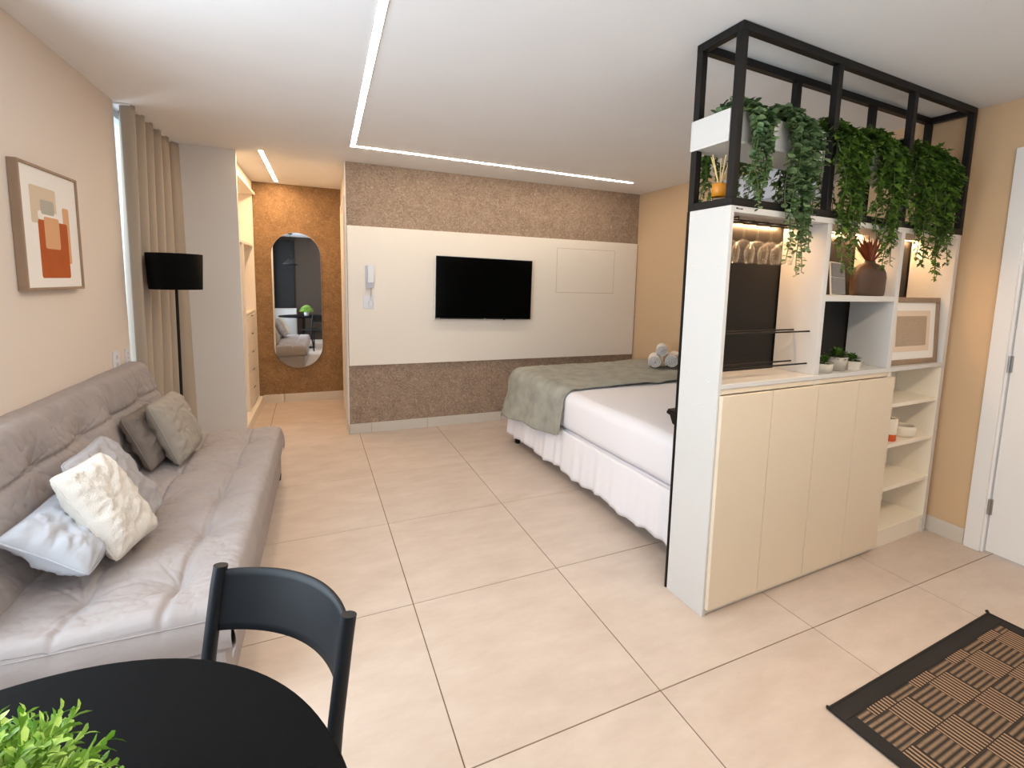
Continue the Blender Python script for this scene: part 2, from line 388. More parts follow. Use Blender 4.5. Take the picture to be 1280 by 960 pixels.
mb = MB(); mb.box(-1.75, -1.66, YP+0.03, YH, 0, H); struct('wall_hall_left', mb, M['cream'])
rw = MB(); rw.box(0, 0.12, -1.75, -0.78, 0, H); rw.box(0, 0.12, -0.78, 0.125, 2.27, H); rw.box(0, 0.12, 0.125, 3.70, 0, H)
struct('wall_right', rw, M['wallbeige'], loc=RO, rotz=RA)

# baseboards
mb = MB()
for a, b in ((XA, 0.0385), (0.0415, 0.5985), (0.6015, 1.418), (1.421, 2.238), (2.241, 3.12)): mb.box(a, b, YT-0.012, YT, 0.0, 0.10, 0.002, 1)
struct('baseboard_back', mb, M['skirt'])
mb = MB()
for a, b in ((-1.07, -0.8465), (-0.8435, XA)): mb.box(a, b, YH-0.012, YH, 0.0, 0.105, 0.002, 1)
struct('baseboard_hall', mb, M['skirt'])
mb = MB(); mb.box(XA-0.012, XA-0.004, YT-0.012, 3.72, 0, 0.10, 0.002, 1); mb.box(XA-0.012, XA-0.001, 4.62, YH-0.012, 0, 0.10, 0.002, 1); struct('baseboard_hall_right', mb, M['skirt'])
mb = MB(); mb.box(-0.012, 0.0, 0.195, 0.41, 0, 0.10, 0.002, 1); struct('baseboard_right', mb, M['skirt'], loc=RO, rotz=RA)
mb = MB(); mb.box(-1.0, 3.2, YB, YB+0.012, 0, 0.10, 0.002, 1); struct('baseboard_front', mb, M['whitesatin'])

# window behind the curtain and the daylight window
def window(name, y0, y1, z0, z1, x):
    f = MB(); t = 0.05
    f.box(x-0.03, x+0.03, y0, y0+t, z0, z1, 0.003); f.box(x-0.03, x+0.03, y1-t, y1, z0, z1, 0.003)
    f.box(x-0.03, x+0.03, y0+t, y1-t, z0, z0+t, 0.003); f.box(x-0.03, x+0.03, y0+t, y1-t, z1-t, z1, 0.003)
    ym = (y0+y1)/2; f.box(x-0.025, x+0.025, ym-t/2, ym+t/2, z0+t, z1-t, 0.003)
    o = struct(name, f, M['alu'])
    g = MB(); g.box(x-0.004, x+0.004, y0+t, ym-t/2, z0+t, z1-t); g.box(x-0.004, x+0.004, ym+t/2, y1-t, z0+t, z1-t)
    g.build('pane', M['pane'], o)
    return o
def window_y(name, x0, x1, z0, z1, y):
    f = MB(); t = 0.05
    f.box(x0, x0+t, y-0.03, y+0.03, z0, z1, 0.003); f.box(x1-t, x1, y-0.03, y+0.03, z0, z1, 0.003)
    f.box(x0+t, x1-t, y-0.03, y+0.03, z0, z0+t, 0.003); f.box(x0+t, x1-t, y-0.03, y+0.03, z1-t, z1, 0.003)
    xm = (x0+x1)/2; f.box(xm-t/2, xm+t/2, y-0.025, y+0.025, z0+t, z1-t, 0.003)
    o = struct(name, f, M['alu'])
    g = MB(); g.box(x0+t, xm-t/2, y-0.004, y+0.004, z0+t, z1-t); g.box(xm+t/2, x1-t, y-0.004, y+0.004, z0+t, z1-t)
    g.build('pane', M['pane'], o)
window_y('added_fill_window', -0.245, 1.745, 0.755, 2.295, YB-0.07)  # added window, out of view, put in for the frontal fill light
window('window_1', 2.627, 3.595, 0.0, H, XL-0.085)
window('window_2', -0.755, 0.965, 0.505, 2.445, XL-0.075)

# right-hand door
dr = bpy.data.objects.new('door_1', None); COL.objects.link(dr); dr.location = RO; dr.rotation_euler = (0, 0, RA); dr['kind'] = 'structure'
d = MB(); d.box(0.012, 0.052, -0.70, 0.098, 0.012, 2.24, 0.002, 1); d.build('door_leaf', M['whitesatin'], dr)
c = MB(); c.box(-0.016, 0.0, 0.115, 0.192, 0.0, 2.335, 0.003); c.box(-0.016, 0.0, -0.852, -0.775, 0.0, 2.335, 0.003); c.box(-0.016, 0.0, -0.775, 0.115, 2.258, 2.335, 0.003)
c.box(0.0, 0.118, 0.104, 0.124, 0.0, 2.262, 0.002); c.box(0.0, 0.118, -0.779, -0.706, 0.0, 2.262, 0.002); c.box(0.0, 0.118, -0.706, 0.104, 2.245, 2.265, 0.002)
c.build('door_frame', M['whitesatin'], dr)
for z in (0.235, 1.085, 1.935):
    h = MB(); h.tube([(0.002, 0.104, z), (0.002, 0.104, z+0.095)], 0.007, 10); h.box(0.006, 0.0118, 0.090, 0.100, z, z+0.095, 0.001, 1)
    h.build('hinge', M['steel'], dr)
h = MB(); h.box(0.004, 0.012, -0.66, -0.62, 0.95, 1.15, 0.003); h.tube([(0.008, -0.64, 1.08), (-0.045, -0.64, 1.08), (-0.05, -0.63, 1.08), (-0.05, -0.52, 1.08)], 0.009, 10)
h.build('door_handle', M['steel'], dr)
# hall door on the right side of the hall
d2 = bpy.data.objects.new('door_2', None); COL.objects.link(d2); d2['kind'] = 'structure'
c = MB(); c.box(XA-0.022, XA-0.001, 3.74, 3.81, 0, 2.32, 0.003); c.box(XA-0.022, XA-0.001, 4.54, 4.61, 0, 2.32, 0.003); c.box(XA-0.022, XA-0.001, 3.81, 4.54, 2.25, 2.32, 0.003)
c.build('door_frame', M['cream'], d2)
d = MB(); d.box(XA-0.010, XA-0.001, 3.812, 4.538, 0.01, 2.248, 0.002, 1); d.build('door_leaf', M['cream'], d2)
# narrow white edge strip closing the left end of the television wall
mb = MB(); mb.box(XA-0.010, XA-0.0005, YT-0.008, YT+0.02, 0.10, H-0.002, 0.001, 1); struct('trim_1', mb, M['whitesatin'])

# ================================================================== ceiling light strips
t = thing('ceiling_light_strip', 'long angled warm white light strip recessed in the main ceiling', 'ceiling light', (-0.125, 2.985, H))
m_ = MB(); m_.box(-0.017, 0.017, -4.40, 0.017, -0.004, -0.0005); m_.build('diffuser', M['led'], t)
m_ = MB(); m_.box(0.0175, 2.79, -0.010, 0.010, -0.004, -0.0005); e = m_.build('diffuser', M['led2'], t); e.rotation_euler = (0, 0, 0.028)
MB().box(0.0175, 2.95, -4.155, -4.123, -0.004, -0.0005).build('diffuser', M['fill_led'], t)  # added stretch behind the camera, gives warm fill to the front faces
m_ = MB()
for a in (-0.0205, 0.0175): m_.box(a, a+0.003, -4.40, 0.02 if a < 0 else -0.018, -0.005, -0.0003)
m_.build('profile', M['silver'], t)
t = thing('ceiling_light_strip', 'short warm light strip recessed in the hall ceiling before the mirror', 'ceiling light', (-0.845, 3.53, H))
m_ = MB(); m_.box(-0.016, 0.016, 0.0, 1.40, -0.004, -0.0005); m_.build('diffuser', M['hled'], t)
m_ = MB(); m_.box(-0.0195, -0.0165, 0, 1.40, -0.005, -0.0003); m_.box(0.0165, 0.0195, 0, 1.40, -0.005, -0.0003); m_.build('profile', M['silver'], t)

# ================================================================== television wall
wp = MB(); wp.box(XA+0.004, 3.115, YT-0.024, YT-0.001, 0.685, 2.022, 0.002)
t = tag(wp.build('wall_panel', M['panelwhite']), 'wide white panel on the mottled brown wall behind the television', 'wall panel')
hx0, hx1, hz0, hz1 = 2.045, 2.795, 1.430, 1.920
g = MB(); y = YT-0.0246
for a in ((hx0-.004, hx1+.004, hz0-.004, hz0), (hx0-.004, hx1+.004, hz1, hz1+.004), (hx0-.004, hx0, hz0, hz1), (hx1, hx1+.004, hz0, hz1)): g.box(a[0], a[1], y, y+0.0015, a[2], a[3])
g.build('hatch_gap', M['linegap'], t)
g = MB(); g.box(hx0, hx1, YT-0.0255, YT-0.022, hz0, hz1, 0.0008, 1); g.build('access_hatch', M['panelwhite'], t)
# television, hung slightly clockwise
t = thing('television', 'flat black television hung on the white wall panel', 'television', (1.195, YT-0.058, 1.452), rot=(0, 0.012, 0))
b_ = MB(); b_.box(-0.527, 0.527, -0.010, 0.022, -0.318, 0.318, 0.003); b_.box(-0.35, 0.35, 0.021, 0.034, -0.25, 0.2, 0.004); b_.build('casing', M['bezel'], t)
b_ = MB(); b_.box(-0.520, 0.520, -0.0112, -0.0098, -0.306, 0.311); b_.build('screen', M['screen'], t)
b_ = MB()
for a in ((-0.5335, -0.5275, -0.321, 0.322), (-0.5275, 0.5275, 0.3185, 0.3222)): b_.box(a[0], a[1], -0.013, 0.020, a[2], a[3])
b_.build('edge_trim', M['whitesatin'], t)
MB().box(-0.012, 0.012, -0.0112, -0.0102, -0.315, -0.310).build('maker_mark', M['silver'], t); MB().box(-0.518, -0.478, -0.0112, -0.0102, -0.3135, -0.3095).build('corner_mark', M['silver'], t)
b_ = MB(); b_.box(0.212, 0.232, -0.008, 0.0, -0.326, -0.318, 0.002); b_.build('sensor', M['bezel'], t)
b_ = MB(); b_.box(-0.15, 0.15, 0.022, 0.0335, -0.1, 0.1, 0.001, 1); b_.build('wall_bracket', M['black'], t)
# intercom
t = thing('intercom_phone', 'white intercom handset hanging on the white wall panel', 'intercom', (0.037, YT-0.025, 1.55))
b_ = MB(); b_.box(-0.038, 0.034, -0.028, 0.0, -0.110, 0.105, 0.006); b_.build('wall_cradle', M['plasticgrey'], t)
b_ = MB()
b_.prism([(-0.062, -0.055), (-0.062, 0.11), (-0.050, 0.113), (-0.034, 0.106), (-0.034, 0.065), (-0.028, 0.055), (-0.028, -0.04), (-0.034, -0.05)], 0, -0.018, 0.036)
b_.build('handset', M['plastic'], t)
cp = [(0.012+0.006*math.sin(k*2.1), -0.015+0.006*math.cos(k*2.1), -0.110-0.13*(k/40)) for k in range(34)]
cp += [(0.01+0.022*math.sin(a), -0.015, -0.225-0.03*(1-math.cos(a))+0.0) for a in [i*PI/10 for i in range(1, 20)]]
b_ = MB(); b_.tube(cp, 0.0035, 6); b_.build('cord', M['plastic'], t)
t = tag(MB().box(-0.0175-0.005, 0.075, YT-0.031, YT-0.0245, 1.238, 1.368, 0.004).build('outlet_plate', M['plastic']), 'blank white outlet plate below the intercom handset', 'outlet')

# ================================================================== hall: mirror and wardrobe
r_ = 0.268; hh = 0.8125-r_; pts = [(r_*math.cos(a), hh+r_*math.sin(a)) for a in [PI*i/28 for i in range(29)]]+[(r_*math.cos(a), -hh+r_*math.sin(a)) for a in [PI+PI*i/28 for i in range(29)]]
t = thing('wall_mirror', 'tall pill-shaped frameless mirror on the brown hall wall', 'mirror', (-0.668, YH-0.016, 1.240), rot=(-0.0085, 0, 0))
b_ = MB(); b_.prism([(x*0.994, z*0.998) for x, z in pts], 1, -0.0042, -0.0038); b_.build('mirror_glass', M['mirror'], t)
b_ = MB(); b_.prism(pts, 1, -0.0037, 0.004); b_.build('bevelled_edge', M['silver'], t)

t = thing('wardrobe', 'built-in cream open wardrobe in the hall behind the grey partition', 'wardrobe', (-1.108, YP+0.03, 0))
LW = YH-YP-0.045
def P(name, *a, m=M['cream'], b=0.002): return MB().box(*a, b, 1).build(name, m, t)
P('plinth', -0.50, 0.042, 0.0, LW, 0.0, 0.10)
P('side_panel', -0.50, 0.0, LW-0.02, LW, 0.10, 2.45); P('side_panel', -0.50, 0.055, 0.0, 0.02, 0.10, 2.45)
P('back_panel', -0.515, -0.50, 0.0, LW, 0.10, 2.45); P('top_board', -0.50, 0.03, 0.02, LW, 2.45, 2.475)
P('soffit', -0.50, 0.0, 0.0, LW, 2.476, H-0.003); P('shelf', -0.50, -0.01, 0.02, LW-0.02, 1.86, 1.885); P('divider', -0.50, -0.005, 0.70, 0.72, 0.10, 1.86)
P('shelf', -0.50, -0.01, 0.72, LW-0.02, 1.12, 1.14)
for k in range(5):
    z0 = 0.115+k*0.20; dd = MB().box(-0.45, -0.004, 0.725, LW-0.024, z0, z0+0.192, 0.002, 1).build('drawer', M['cream'], t)
    MB().box(-0.010, -0.0025, 1.02, 1.16, z0+0.172, z0+0.184, 0.001, 1).build('finger_notch', M['darkgap'], dd)
P('hanging_rail', -0.27, -0.25, 0.02, 0.70, 1.78, 1.80, m=M['steel'], b=0.004)

# ================================================================== divider unit
def unitthing(name, label, cat, x=0.0, y=0.0, z=0.0, group=None, rz=0.0):
    return thing(name, label, cat, U(x, y, z), UA+rz, group)
t = unitthing('room_divider_unit', 'white tall shelving unit with cupboard doors dividing bed from entrance', 'shelf unit')
UW, UD = 1.945, 0.232
def P(name, *a, m=M['white'], b=0.0015): return MB().box(*a, b, 1).build(name, m, t)
sp_ = P('side_panel', 0.0, 0.022, 0.0, UD, 0.0, 1.872)
for (yy, zz) in ((0.055, 1.10), (0.165, 1.13), (0.10, 0.99), (0.04, 1.855), (0.17, 1.855), (0.20, 0.06), (0.02, 0.05), (0.035, 0.13), (0.19, 1.62), (0.05, 1.62)):
    MB().lathe([(0.0, -0.0012), (0.0045, -0.001), (0.006, 0.0)], (0, 0, 0), 12).build('screw_cap', M['whiteedge'], sp_, loc=(-0.0002, yy, zz)).rotation_euler = (0, PI/2, 0)
P('side_panel', UW-0.038, UW, 0.0, UD, 0.0, 1.872)
P('top_board', 0.022, UW-0.038, 0.0, UD, 1.845, 1.872)
wt = P('worktop', 0.022, UW-0.038, -0.004, UD, 1.078, 1.100)
P('divider', 0.665, 0.700, 0.0, UD, 1.100, 1.845); P('divider', 1.308, 1.346, 0.0, UD, 1.100, 1.845); P('divider', 1.330, 1.360, 0.002, UD, 0.03, 1.078)
P('divider', 0.670, 0.695, 0.002, UD, 0.03, 1.078)
P('shelf', 0.700, 1.308, 0.003, UD, 1.470, 1.500)
for z in (0.862, 0.620, 0.355): P('shelf', 1.360, UW-0.038, 0.004, UD, z, z+0.022, m=M['warmlitwhite'])
P('lit_side_skin', UW-0.0395, UW-0.0375, 0.001, UD, 0.118, 1.078, m=M['warmlitwhite'], b=0)  # thin skin carrying the warm lit tone over the white side panel
P('bottom_board', 0.022, UW-0.038, 0.002, UD, 0.095, 0.118, m=M['warmlitwhite']); P('plinth', 0.022, UW-0.038, 0.010, 0.028, 0.0, 0.095, m=M['warmlitwhite'])
P('rail', 0.022, 1.330, 0.003, 0.02, 1.052, 1.078, m=M['doorwhite'])
P('back_panel', 0.022, UW-0.038, UD, UD+0.006, 0.0, 1.085, m=M['warmlitwhite'])
P('back_panel', 0.0, UW-0.005, UD+0.0065, UD+0.018, 0.0, 1.872, m=M['blackpanel'])['label'] = 'black back panel'
for k, (a, b) in enumerate(((0.012, 0.3405), (0.3435, 0.6815), (0.6855, 1.0205), (1.0235, 1.362))):
    P('door', a, b, -0.020, -0.001, 0.040, 1.050, m=M['doorwhite'], b=0.0012)
# tiny black sticker on the top edge
P('sticker', 0.030, 0.072, -0.0012, 0.0002, 1.856, 1.864, m=M['whiteedge'], b=0)
st_ = MB()
for k, (a, w_, h_) in enumerate(((0.031, .010, .007), (0.043, .006, .005), (0.051, .006, .004), (0.059, .012, .005))): st_.box(a, a+w_, -0.0016, -0.0011, 1.8575, 1.8575+h_)
st_.build('sticker_print', M['black'], t)

# steel frame between unit and ceiling
t = unitthing('metal_frame', 'black steel open frame standing on the divider up to the ceiling', 'frame', 0, 0, 1.8725)
tb = 0.034; FH = H-1.8725-0.002
def P(name, *a, b=0.0015): return MB().box(*a, b, 1).build(name, M['black'], t)
FW = UW+0.012; FD = UD+0.016
for xs in (0.0, 0.640, 1.290, FW-tb): P('post', xs, xs+tb, 0.0, tb, tb, FH-tb)
for xs in (0.0, 0.655, 1.320, FW-tb): P('post', xs, xs+tb, FD-tb, FD, tb, FH-tb)
for z in (0.0, FH-tb):
    P('rail', 0.0, FW, 0.0, tb, z, z+tb); P('rail', 0.0, FW, FD-tb, FD, z, z+tb)
    P('rail', 0.0, tb, tb, FD-tb, z, z+tb); P('rail', FW-tb, FW, tb, FD-tb, z, z+tb)
# planter box
pb = unitthing('planter_box', 'long white planter box fixed inside the black steel frame', 'planter', 0, 0, 2.140)
b_ = MB(); x0, x1, y0, y1 = -0.003, UW-0.004, tb+0.002, FD+0.004
b_.box(x0, x1, y0, y1, 0, 0.014, 0.001, 1); b_.box(x0, x1, y0, y0+0.012, 0.014, 0.132, 0.001, 1); b_.box(x0, x1, y1-0.012, y1, 0.014, 0.132, 0.001, 1)
b_.box(x0, x0+0.012, y0+0.012, y1-0.012, 0.014, 0.132, 0.001, 1); b_.box(x1-0.012, x1, y0+0.012, y1-0.012, 0.014, 0.132, 0.001, 1)
b_.build('box', M['white'], pb)
b_ = MB(); b_.box(x0+0.012, x1-0.012, y0+0.012, y1-0.012, 0.014, 0.085); b_.build('planting_bed', M['soil'], pb)

# warm strips in the open compartments
for (a, b, w_) in ((0.04, 0.655, 'above the wine glasses'), (0.715, 1.295, 'above the brown vase'), (1.36, 1.895, 'above the framed linen print')):
    t = unitthing('shelf_light_strip', 'thin warm light strip under the divider top %s' % w_, 'shelf light', (a+b)/2, 0.205, 1.8445, 'shelf light strips')
    MB().box(-(b-a)/2, (b-a)/2, -0.002, 0.002, -0.005, -0.0005).build('diffuser', M['sled'], t)
    MB().box(-(b-a)/2, (b-a)/2, -0.006, -0.003, -0.006, -0.0003).build('profile', M['silver'], t)

# wine glass rack and glasses
t = unitthing('wine_glass_rack', 'black wire stemware rack under the divider top holding wine glasses', 'glass rack', 0.33, 0.095, 1.845)
b_ = MB()
for yy in (-0.028, 0.028): b_.tube([(-0.25, yy, -0.018), (0.245, yy, -0.018)], 0.0035, 8)
b_.build('rail', M['black'], t)
for xx in (-0.2, 0.2): MB().tube([(xx, -0.028, -0.018), (xx, -0.028, -0.004), (xx, 0.028, -0.004), (xx, 0.028, -0.018)], 0.003, 8).build('hanger', M['black'], t)
b_ = MB()
for xx in (-0.165, -0.081, 0.011, 0.102, 0.19): MB().box(xx-0.018, xx+0.018, -0.034, 0.034, -0.0235, -0.0205, 0.001, 1).build('slot_plate', M['black'], t)
prof = [(0.0, 0.0), (0.036, 0.0), (0.036, -0.002), (0.010, -0.006), (0.0045, -0.014), (0.0038, -0.05), (0.0045, -0.078), (0.010, -0.086), (0.028, -0.098), (0.040, -0.115), (0.0445, -0.135), (0.0435, -0.16), (0.039, -0.190),
        (0.0378, -0.190), (0.0423, -0.16), (0.0433, -0.135), (0.0388, -0.116), (0.027, -0.0995), (0.009, -0.089), (0.0, -0.088)]
GL = [(0.118, 0.105, 'leftmost upside-down wine glass, half hidden by the divider side panel'), (0.203, 0.095, 'upside-down wine glass second from the left in the rack'), (0.295, 0.095, 'upside-down wine glass in the middle of the rack'), (0.387, 0.095, 'upside-down wine glass second from the right in the rack'), (0.477, 0.095, 'rightmost upside-down wine glass, nearest the trailing leaves')]
glass0 = None
for (xx, yy, lb) in GL:
    g = unitthing('wine_glass', lb, 'wine glass', xx, yy, 1.832, 'wine glasses hanging in the rack')
    if glass0 is None: glass0 = MB().lathe(prof, (0, 0, 0), 32, 1.18, 1.18).build('bowl_and_stem', M['glass'], g)
    else:
        c_ = glass0.copy(); COL.objects.link(c_); c_.parent = g
# bottle rails
t = unitthing('bottle_rails', 'two levels of thin black rails across the left open compartment', 'rail', 0.345, 0.09, 1.10)
for z in (0.055, 0.218):
    for yy in (-0.045, 0.04):
        MB().tube([(-0.322, yy, z), (0.319, yy, z)], 0.0042, 8).build('rail', M['black'], t)

# vase with rust leaves
t = unitthing('vase', 'matt brown flask vase with rust coloured spiky leaves on middle shelf', 'vase', 1.150, 0.060, 1.5005)
b_ = MB(); b_.lathe([(0.0, 0.0), (0.106, 0.0), (0.114, 0.006), (0.117, 0.03), (0.118, 0.100), (0.112, 0.128), (0.094, 0.152), (0.066, 0.168), (0.040, 0.176), (0.036, 0.182), (0.036, 0.188), (0.029, 0.188), (0.028, 0.165), (0.0, 0.15)], (0, 0, 0), 40, 1.0, 0.56)
b_.build('body', M['vase'], t)
b_ = MB()
for k in range(34):
    az = rnd.uniform(0, 2*PI); tilt = rnd.uniform(0.03, 0.80); ln = rnd.uniform(0.12, 0.175)*(1-0.10*tilt); w_ = rnd.uniform(0.0055, 0.0085)
    d_ = Vector((math.cos(az)*math.sin(tilt), 0.55*math.sin(az)*math.sin(tilt), math.cos(tilt))).normalized(); sd = d_.cross(Vector((0.2, 1, 0.1))).normalized()
    p0 = Vector((0.012*math.cos(az), 0.008*math.sin(az), 0.175)); nrm = d_.cross(sd)
    vs = []; seg = 6
    for q in range(seg+1):
        u_ = q/seg; ww = w_*(math.sin(PI*(0.12+0.88*u_))**0.8) if q < seg else 0.0005
        c_ = p0+d_*ln*u_+Vector((math.cos(az), 0.4*math.sin(az), 0))*0.02*u_*u_
        vs += [c_-sd*ww, c_+nrm*ww*0.35, c_+sd*ww]
    fs = [f for q in range(seg) for f in ((3*q, 3*q+1, 3*q+4, 3*q+3), (3*q+1, 3*q+2, 3*q+5, 3*q+4))]
    b_.add(vs, fs, True)
b_.build('spiky_leaves', M['rustleaf'], t)
# small two-panel grey stand
t = unitthing('photo_stand', 'small grey two-panel card stand leaning beside the brown vase', 'stand', 0.905, 0.065, 1.5005, rz=-0.06)
def slab(name, w_, h_, z0, m, y_=0.0):
    return MB().box(-w_/2, w_/2, y_-0.004, y_+0.004, z0, z0+h_, 0.0015, 1).build(name, m, t)
for (z0, h_) in ((0.004, 0.088), (0.096, 0.072)): 
    o = slab('grey_panel', 0.104, h_, z0, M['greyboard'], -0.0012); o.rotation_euler = (-0.16, 0.06, 0)
o = slab('frame_card', 0.114, 0.174, 0.0, M['whiteedge'], 0.003); o.rotation_euler = (-0.16, 0.06, 0)
MB().prism([(0.01, 0.0), (0.016, 0.0), (-0.012+0.036, 0.12), (0.022, 0.12)], 0, -0.015, 0.015).build('back_strut', M['greyboard'], t)

# three small succulents
def leafball(c, n, r, h, L_, w_, rn, flat=0.0):
    mb = MB()
    for k in range(n):
        az = rn.uniform(0, 2*PI); el = rn.uniform(0.1, 1.35); d_ = Vector((math.cos(az)*math.cos(el), math.sin(az)*math.cos(el), math.sin(el)))
        p = Vector(c)+Vector((d_.x*r*0.6, d_.y*r*0.6, d_.z*h*0.6)); sd = d_.cross(Vector((0, 0, 1))).normalized(); nn = sd.cross(d_)
        ln = L_*rn.uniform(0.7, 1.2); vs = []
        for u_, ww in ((0, 0.25), (0.35, 0.9), (0.7, 0.8), (1, 0.02)):
            q = p+d_*ln*u_-Vector((0, 0, 0.25*ln*u_*u_)); vs += [q-sd*w_*ww, q-nn*w_*0.25, q+sd*w_*ww]
        mb.add(vs, [f for q in range(3) for f in ((3*q, 3*q+1, 3*q+4, 3*q+3), (3*q+1, 3*q+2, 3*q+5, 3*q+4))], True)
    return mb
def hexpot(n, r0, r1, h):
    return MB().lathe([(0, 0), (r0, 0), (r1, h), (r1-0.006, h), (r1-0.008, h-0.012), (0, h-0.012)], (0, 0, 0), n, smooth=(n > 12))
for (xx, yy, kind, lb) in ((0.815, 0.055, 0, 'small pale round pot with succulent, left of three, beside the divider'), (0.945, 0.065, 1, 'taller grey tapered pot with bushy green plant, middle of three'), (1.075, 0.062, 2, 'pale faceted pot with green succulent, right of three')):
    g = unitthing('potted_succulent', lb, 'potted plant', xx, yy, 1.1005, 'three small succulents on the divider worktop', rz=0.3)
    rn = random.Random(31+kind)
    if kind == 0: hexpot(28, 0.044, 0.048, 0.046).build('pot', M['concrete'], g); hh_ = 0.046
    elif kind == 1: hexpot(28, 0.042, 0.055, 0.074).build('pot', M['concrete2'], g); hh_ = 0.074
    else: hexpot(6, 0.052, 0.058, 0.046).build('pot', M['concrete'], g); hh_ = 0.046
    MB().lathe([(0, hh_-0.011), (0.036, hh_-0.011)], (0, 0, 0), 20).build('soil', M['soil'], g)
    leafball((0, 0, hh_-0.01), (46, 110, 60)[kind], (0.03, 0.045, 0.035)[kind], 0.045, (0.036, 0.044, 0.036)[kind], (0.009, 0.007, 0.009)[kind], rn).build('foliage', (M['leafdeep'], M['leaf'], M['leafdeep'])[kind], g)
# framed linen print
t = unitthing('framed_print', 'large taupe framed linen print leaning in the right open compartment', 'picture', 1.628, 0.045, 1.1005, rz=-0.03)
W_, H_ = 0.55, 0.395; fr = 0.030
TL_ = (-0.05, 0, 0)
def PF(name, mb, m):
    o = mb.build(name, m, t); o.rotation_euler = TL_; return o
b_ = MB(); b_.box(-W_/2, W_/2, -0.012, 0.010, 0, fr, 0.002, 1); b_.box(-W_/2, W_/2, -0.012, 0.010, H_-fr, H_, 0.002, 1); b_.box(-W_/2, -W_/2+fr, -0.012, 0.010, fr, H_-fr, 0.002, 1); b_.box(W_/2-fr, W_/2, -0.012, 0.010, fr, H_-fr, 0.002, 1)
PF('frame', b_, M['oak'])
PF('white_mount', MB().box(-W_/2+fr, W_/2-fr, -0.002, 0.004, fr, H_-fr), M['paperw'])
PF('beige_mount', MB().box(-W_/2+fr+0.055, W_/2-fr-0.055, -0.0032, -0.0018, fr+0.045, H_-fr-0.048), M['mat_beige'])
PF('linen_print', MB().box(-W_/2+fr+0.092, W_/2-fr-0.092, -0.0044, -0.0030, fr+0.078, H_-fr-0.080), M['linen'])
# cups on the low shelf
t = unitthing('ceramic_canister', 'cream canister with orange base on the open low shelf', 'canister', 1.520, 0.060, 0.6425)
MB().lathe([(0.040, 0.042), (0.0405, 0.134), (0.038, 0.137), (0.035, 0.134), (0.034, 0.05), (0, 0.046)], (0, 0, 0), 32).build('body', M['ceramic'], t)
MB().lathe([(0, 0), (0.037, 0), (0.040, 0.004), (0.040, 0.042)], (0, 0, 0), 32).build('base', M['orange'], t)
MB().lathe([(0.0, 0.128), (0.0345, 0.128)], (0, 0, 0), 32).build('opening', M['darkin'], t)
t = unitthing('ceramic_bowl', 'low cream ceramic bowl beside the orange based canister', 'bowl', 1.715, 0.085, 0.6425)
MB().lathe([(0, 0), (0.058, 0), (0.070, 0.008), (0.0735, 0.018), (0.0735, 0.020), (0.074, 0.05), (0.066, 0.068), (0.060, 0.066), (0.066, 0.048), (0.064, 0.02), (0, 0.014)], (0, 0, 0), 36).build('bowl', M['ceramic'], t)
MB().lathe([(0, 0.040), (0.064, 0.040)], (0, 0, 0), 32).build('opening', M['darkin'], t)
# reed diffuser on the unit, inside the frame's left end
t = unitthing('reed_diffuser', 'amber banded glass reed diffuser with sticks inside the black frame', 'diffuser', 0.058, 0.120, 1.8730)
MB().lathe([(0, 0.0), (0.030, 0.0), (0.032, 0.004), (0.032, 0.050), (0.030, 0.054)], (0, 0, 0), 28).build('bottle', M['bottleglass'], t)
MB().lathe([(0.030, 0.054), (0.033, 0.055), (0.033, 0.106), (0.029, 0.110), (0, 0.110)], (0, 0, 0), 28).build('band', M['amber'], t)
for (dx, dy) in ((-0.055, 0.0), (-0.03, 0.03), (-0.008, -0.03), (0.018, 0.02), (0.04, -0.012), (0.05, 0.02)):
    MB().tube([(dx*0.12, dy*0.12, 0.106), (dx, dy, 0.228)], 0.0026, 6).build('reed', M['reed'], t)

# ------------------------------------------------------------------ trailing plants
def leaf_round(mb, p, d_, n_, L_, w_):
    sd = d_.cross(n_)
    if sd.length < 1e-4: sd = d_.orthogonal()
    sd.normalize(); n_ = sd.cross(d_).normalized(); cup = 0.16*L_
    o = [(0, 0, 0), (0.22, -0.72, .5), (0.22, 0, 0), (0.22, 0.72, .5), (0.6, -1, .8), (0.6, 0, .1), (0.6, 1, .8), (0.88, -0.6, .5), (0.88, 0, .0), (0.88, 0.6, .5), (1.02, 0, 0)]
    vs = [p+d_*L_*a+sd*w_*b+n_*cup*(c_-0.6*a*a) for a, b, c_ in o]
    mb.add(vs, [(0, 1, 2), (0, 2, 3), (1, 4, 5, 2), (2, 5, 6, 3), (4, 7, 8, 5), (5, 8, 9, 6), (7, 10, 8), (8, 10, 9)], True)
def leaf_lobed(mb, p, d_, n_, L_, w_):
    sd = d_.cross(n_)
    if sd.length < 1e-4: sd = d_.orthogonal()
    sd.normalize(); n_ = sd.cross(d_).normalized()
    o = [(0, 0), (0.18, 0.30), (0.30, 0.95), (0.46, 0.42), (0.62, 0.92), (0.76, 0.36), (1.0, 0.12), (1.0, -0.12), (0.76, -0.36), (0.62, -0.92), (0.46, -0.42), (0.30, -0.95), (0.18, -0.30)]
    vs = [p+d_*L_*a+sd*w_*b+n_*L_*(0.14*abs(b)-0.25*a*a) for a, b in o]+[p+d_*L_*0.46-n_*L_*0.06]
    n = len(o); mb.add(vs, [(i, (i+1) % n, n) for i in range(n)], True)
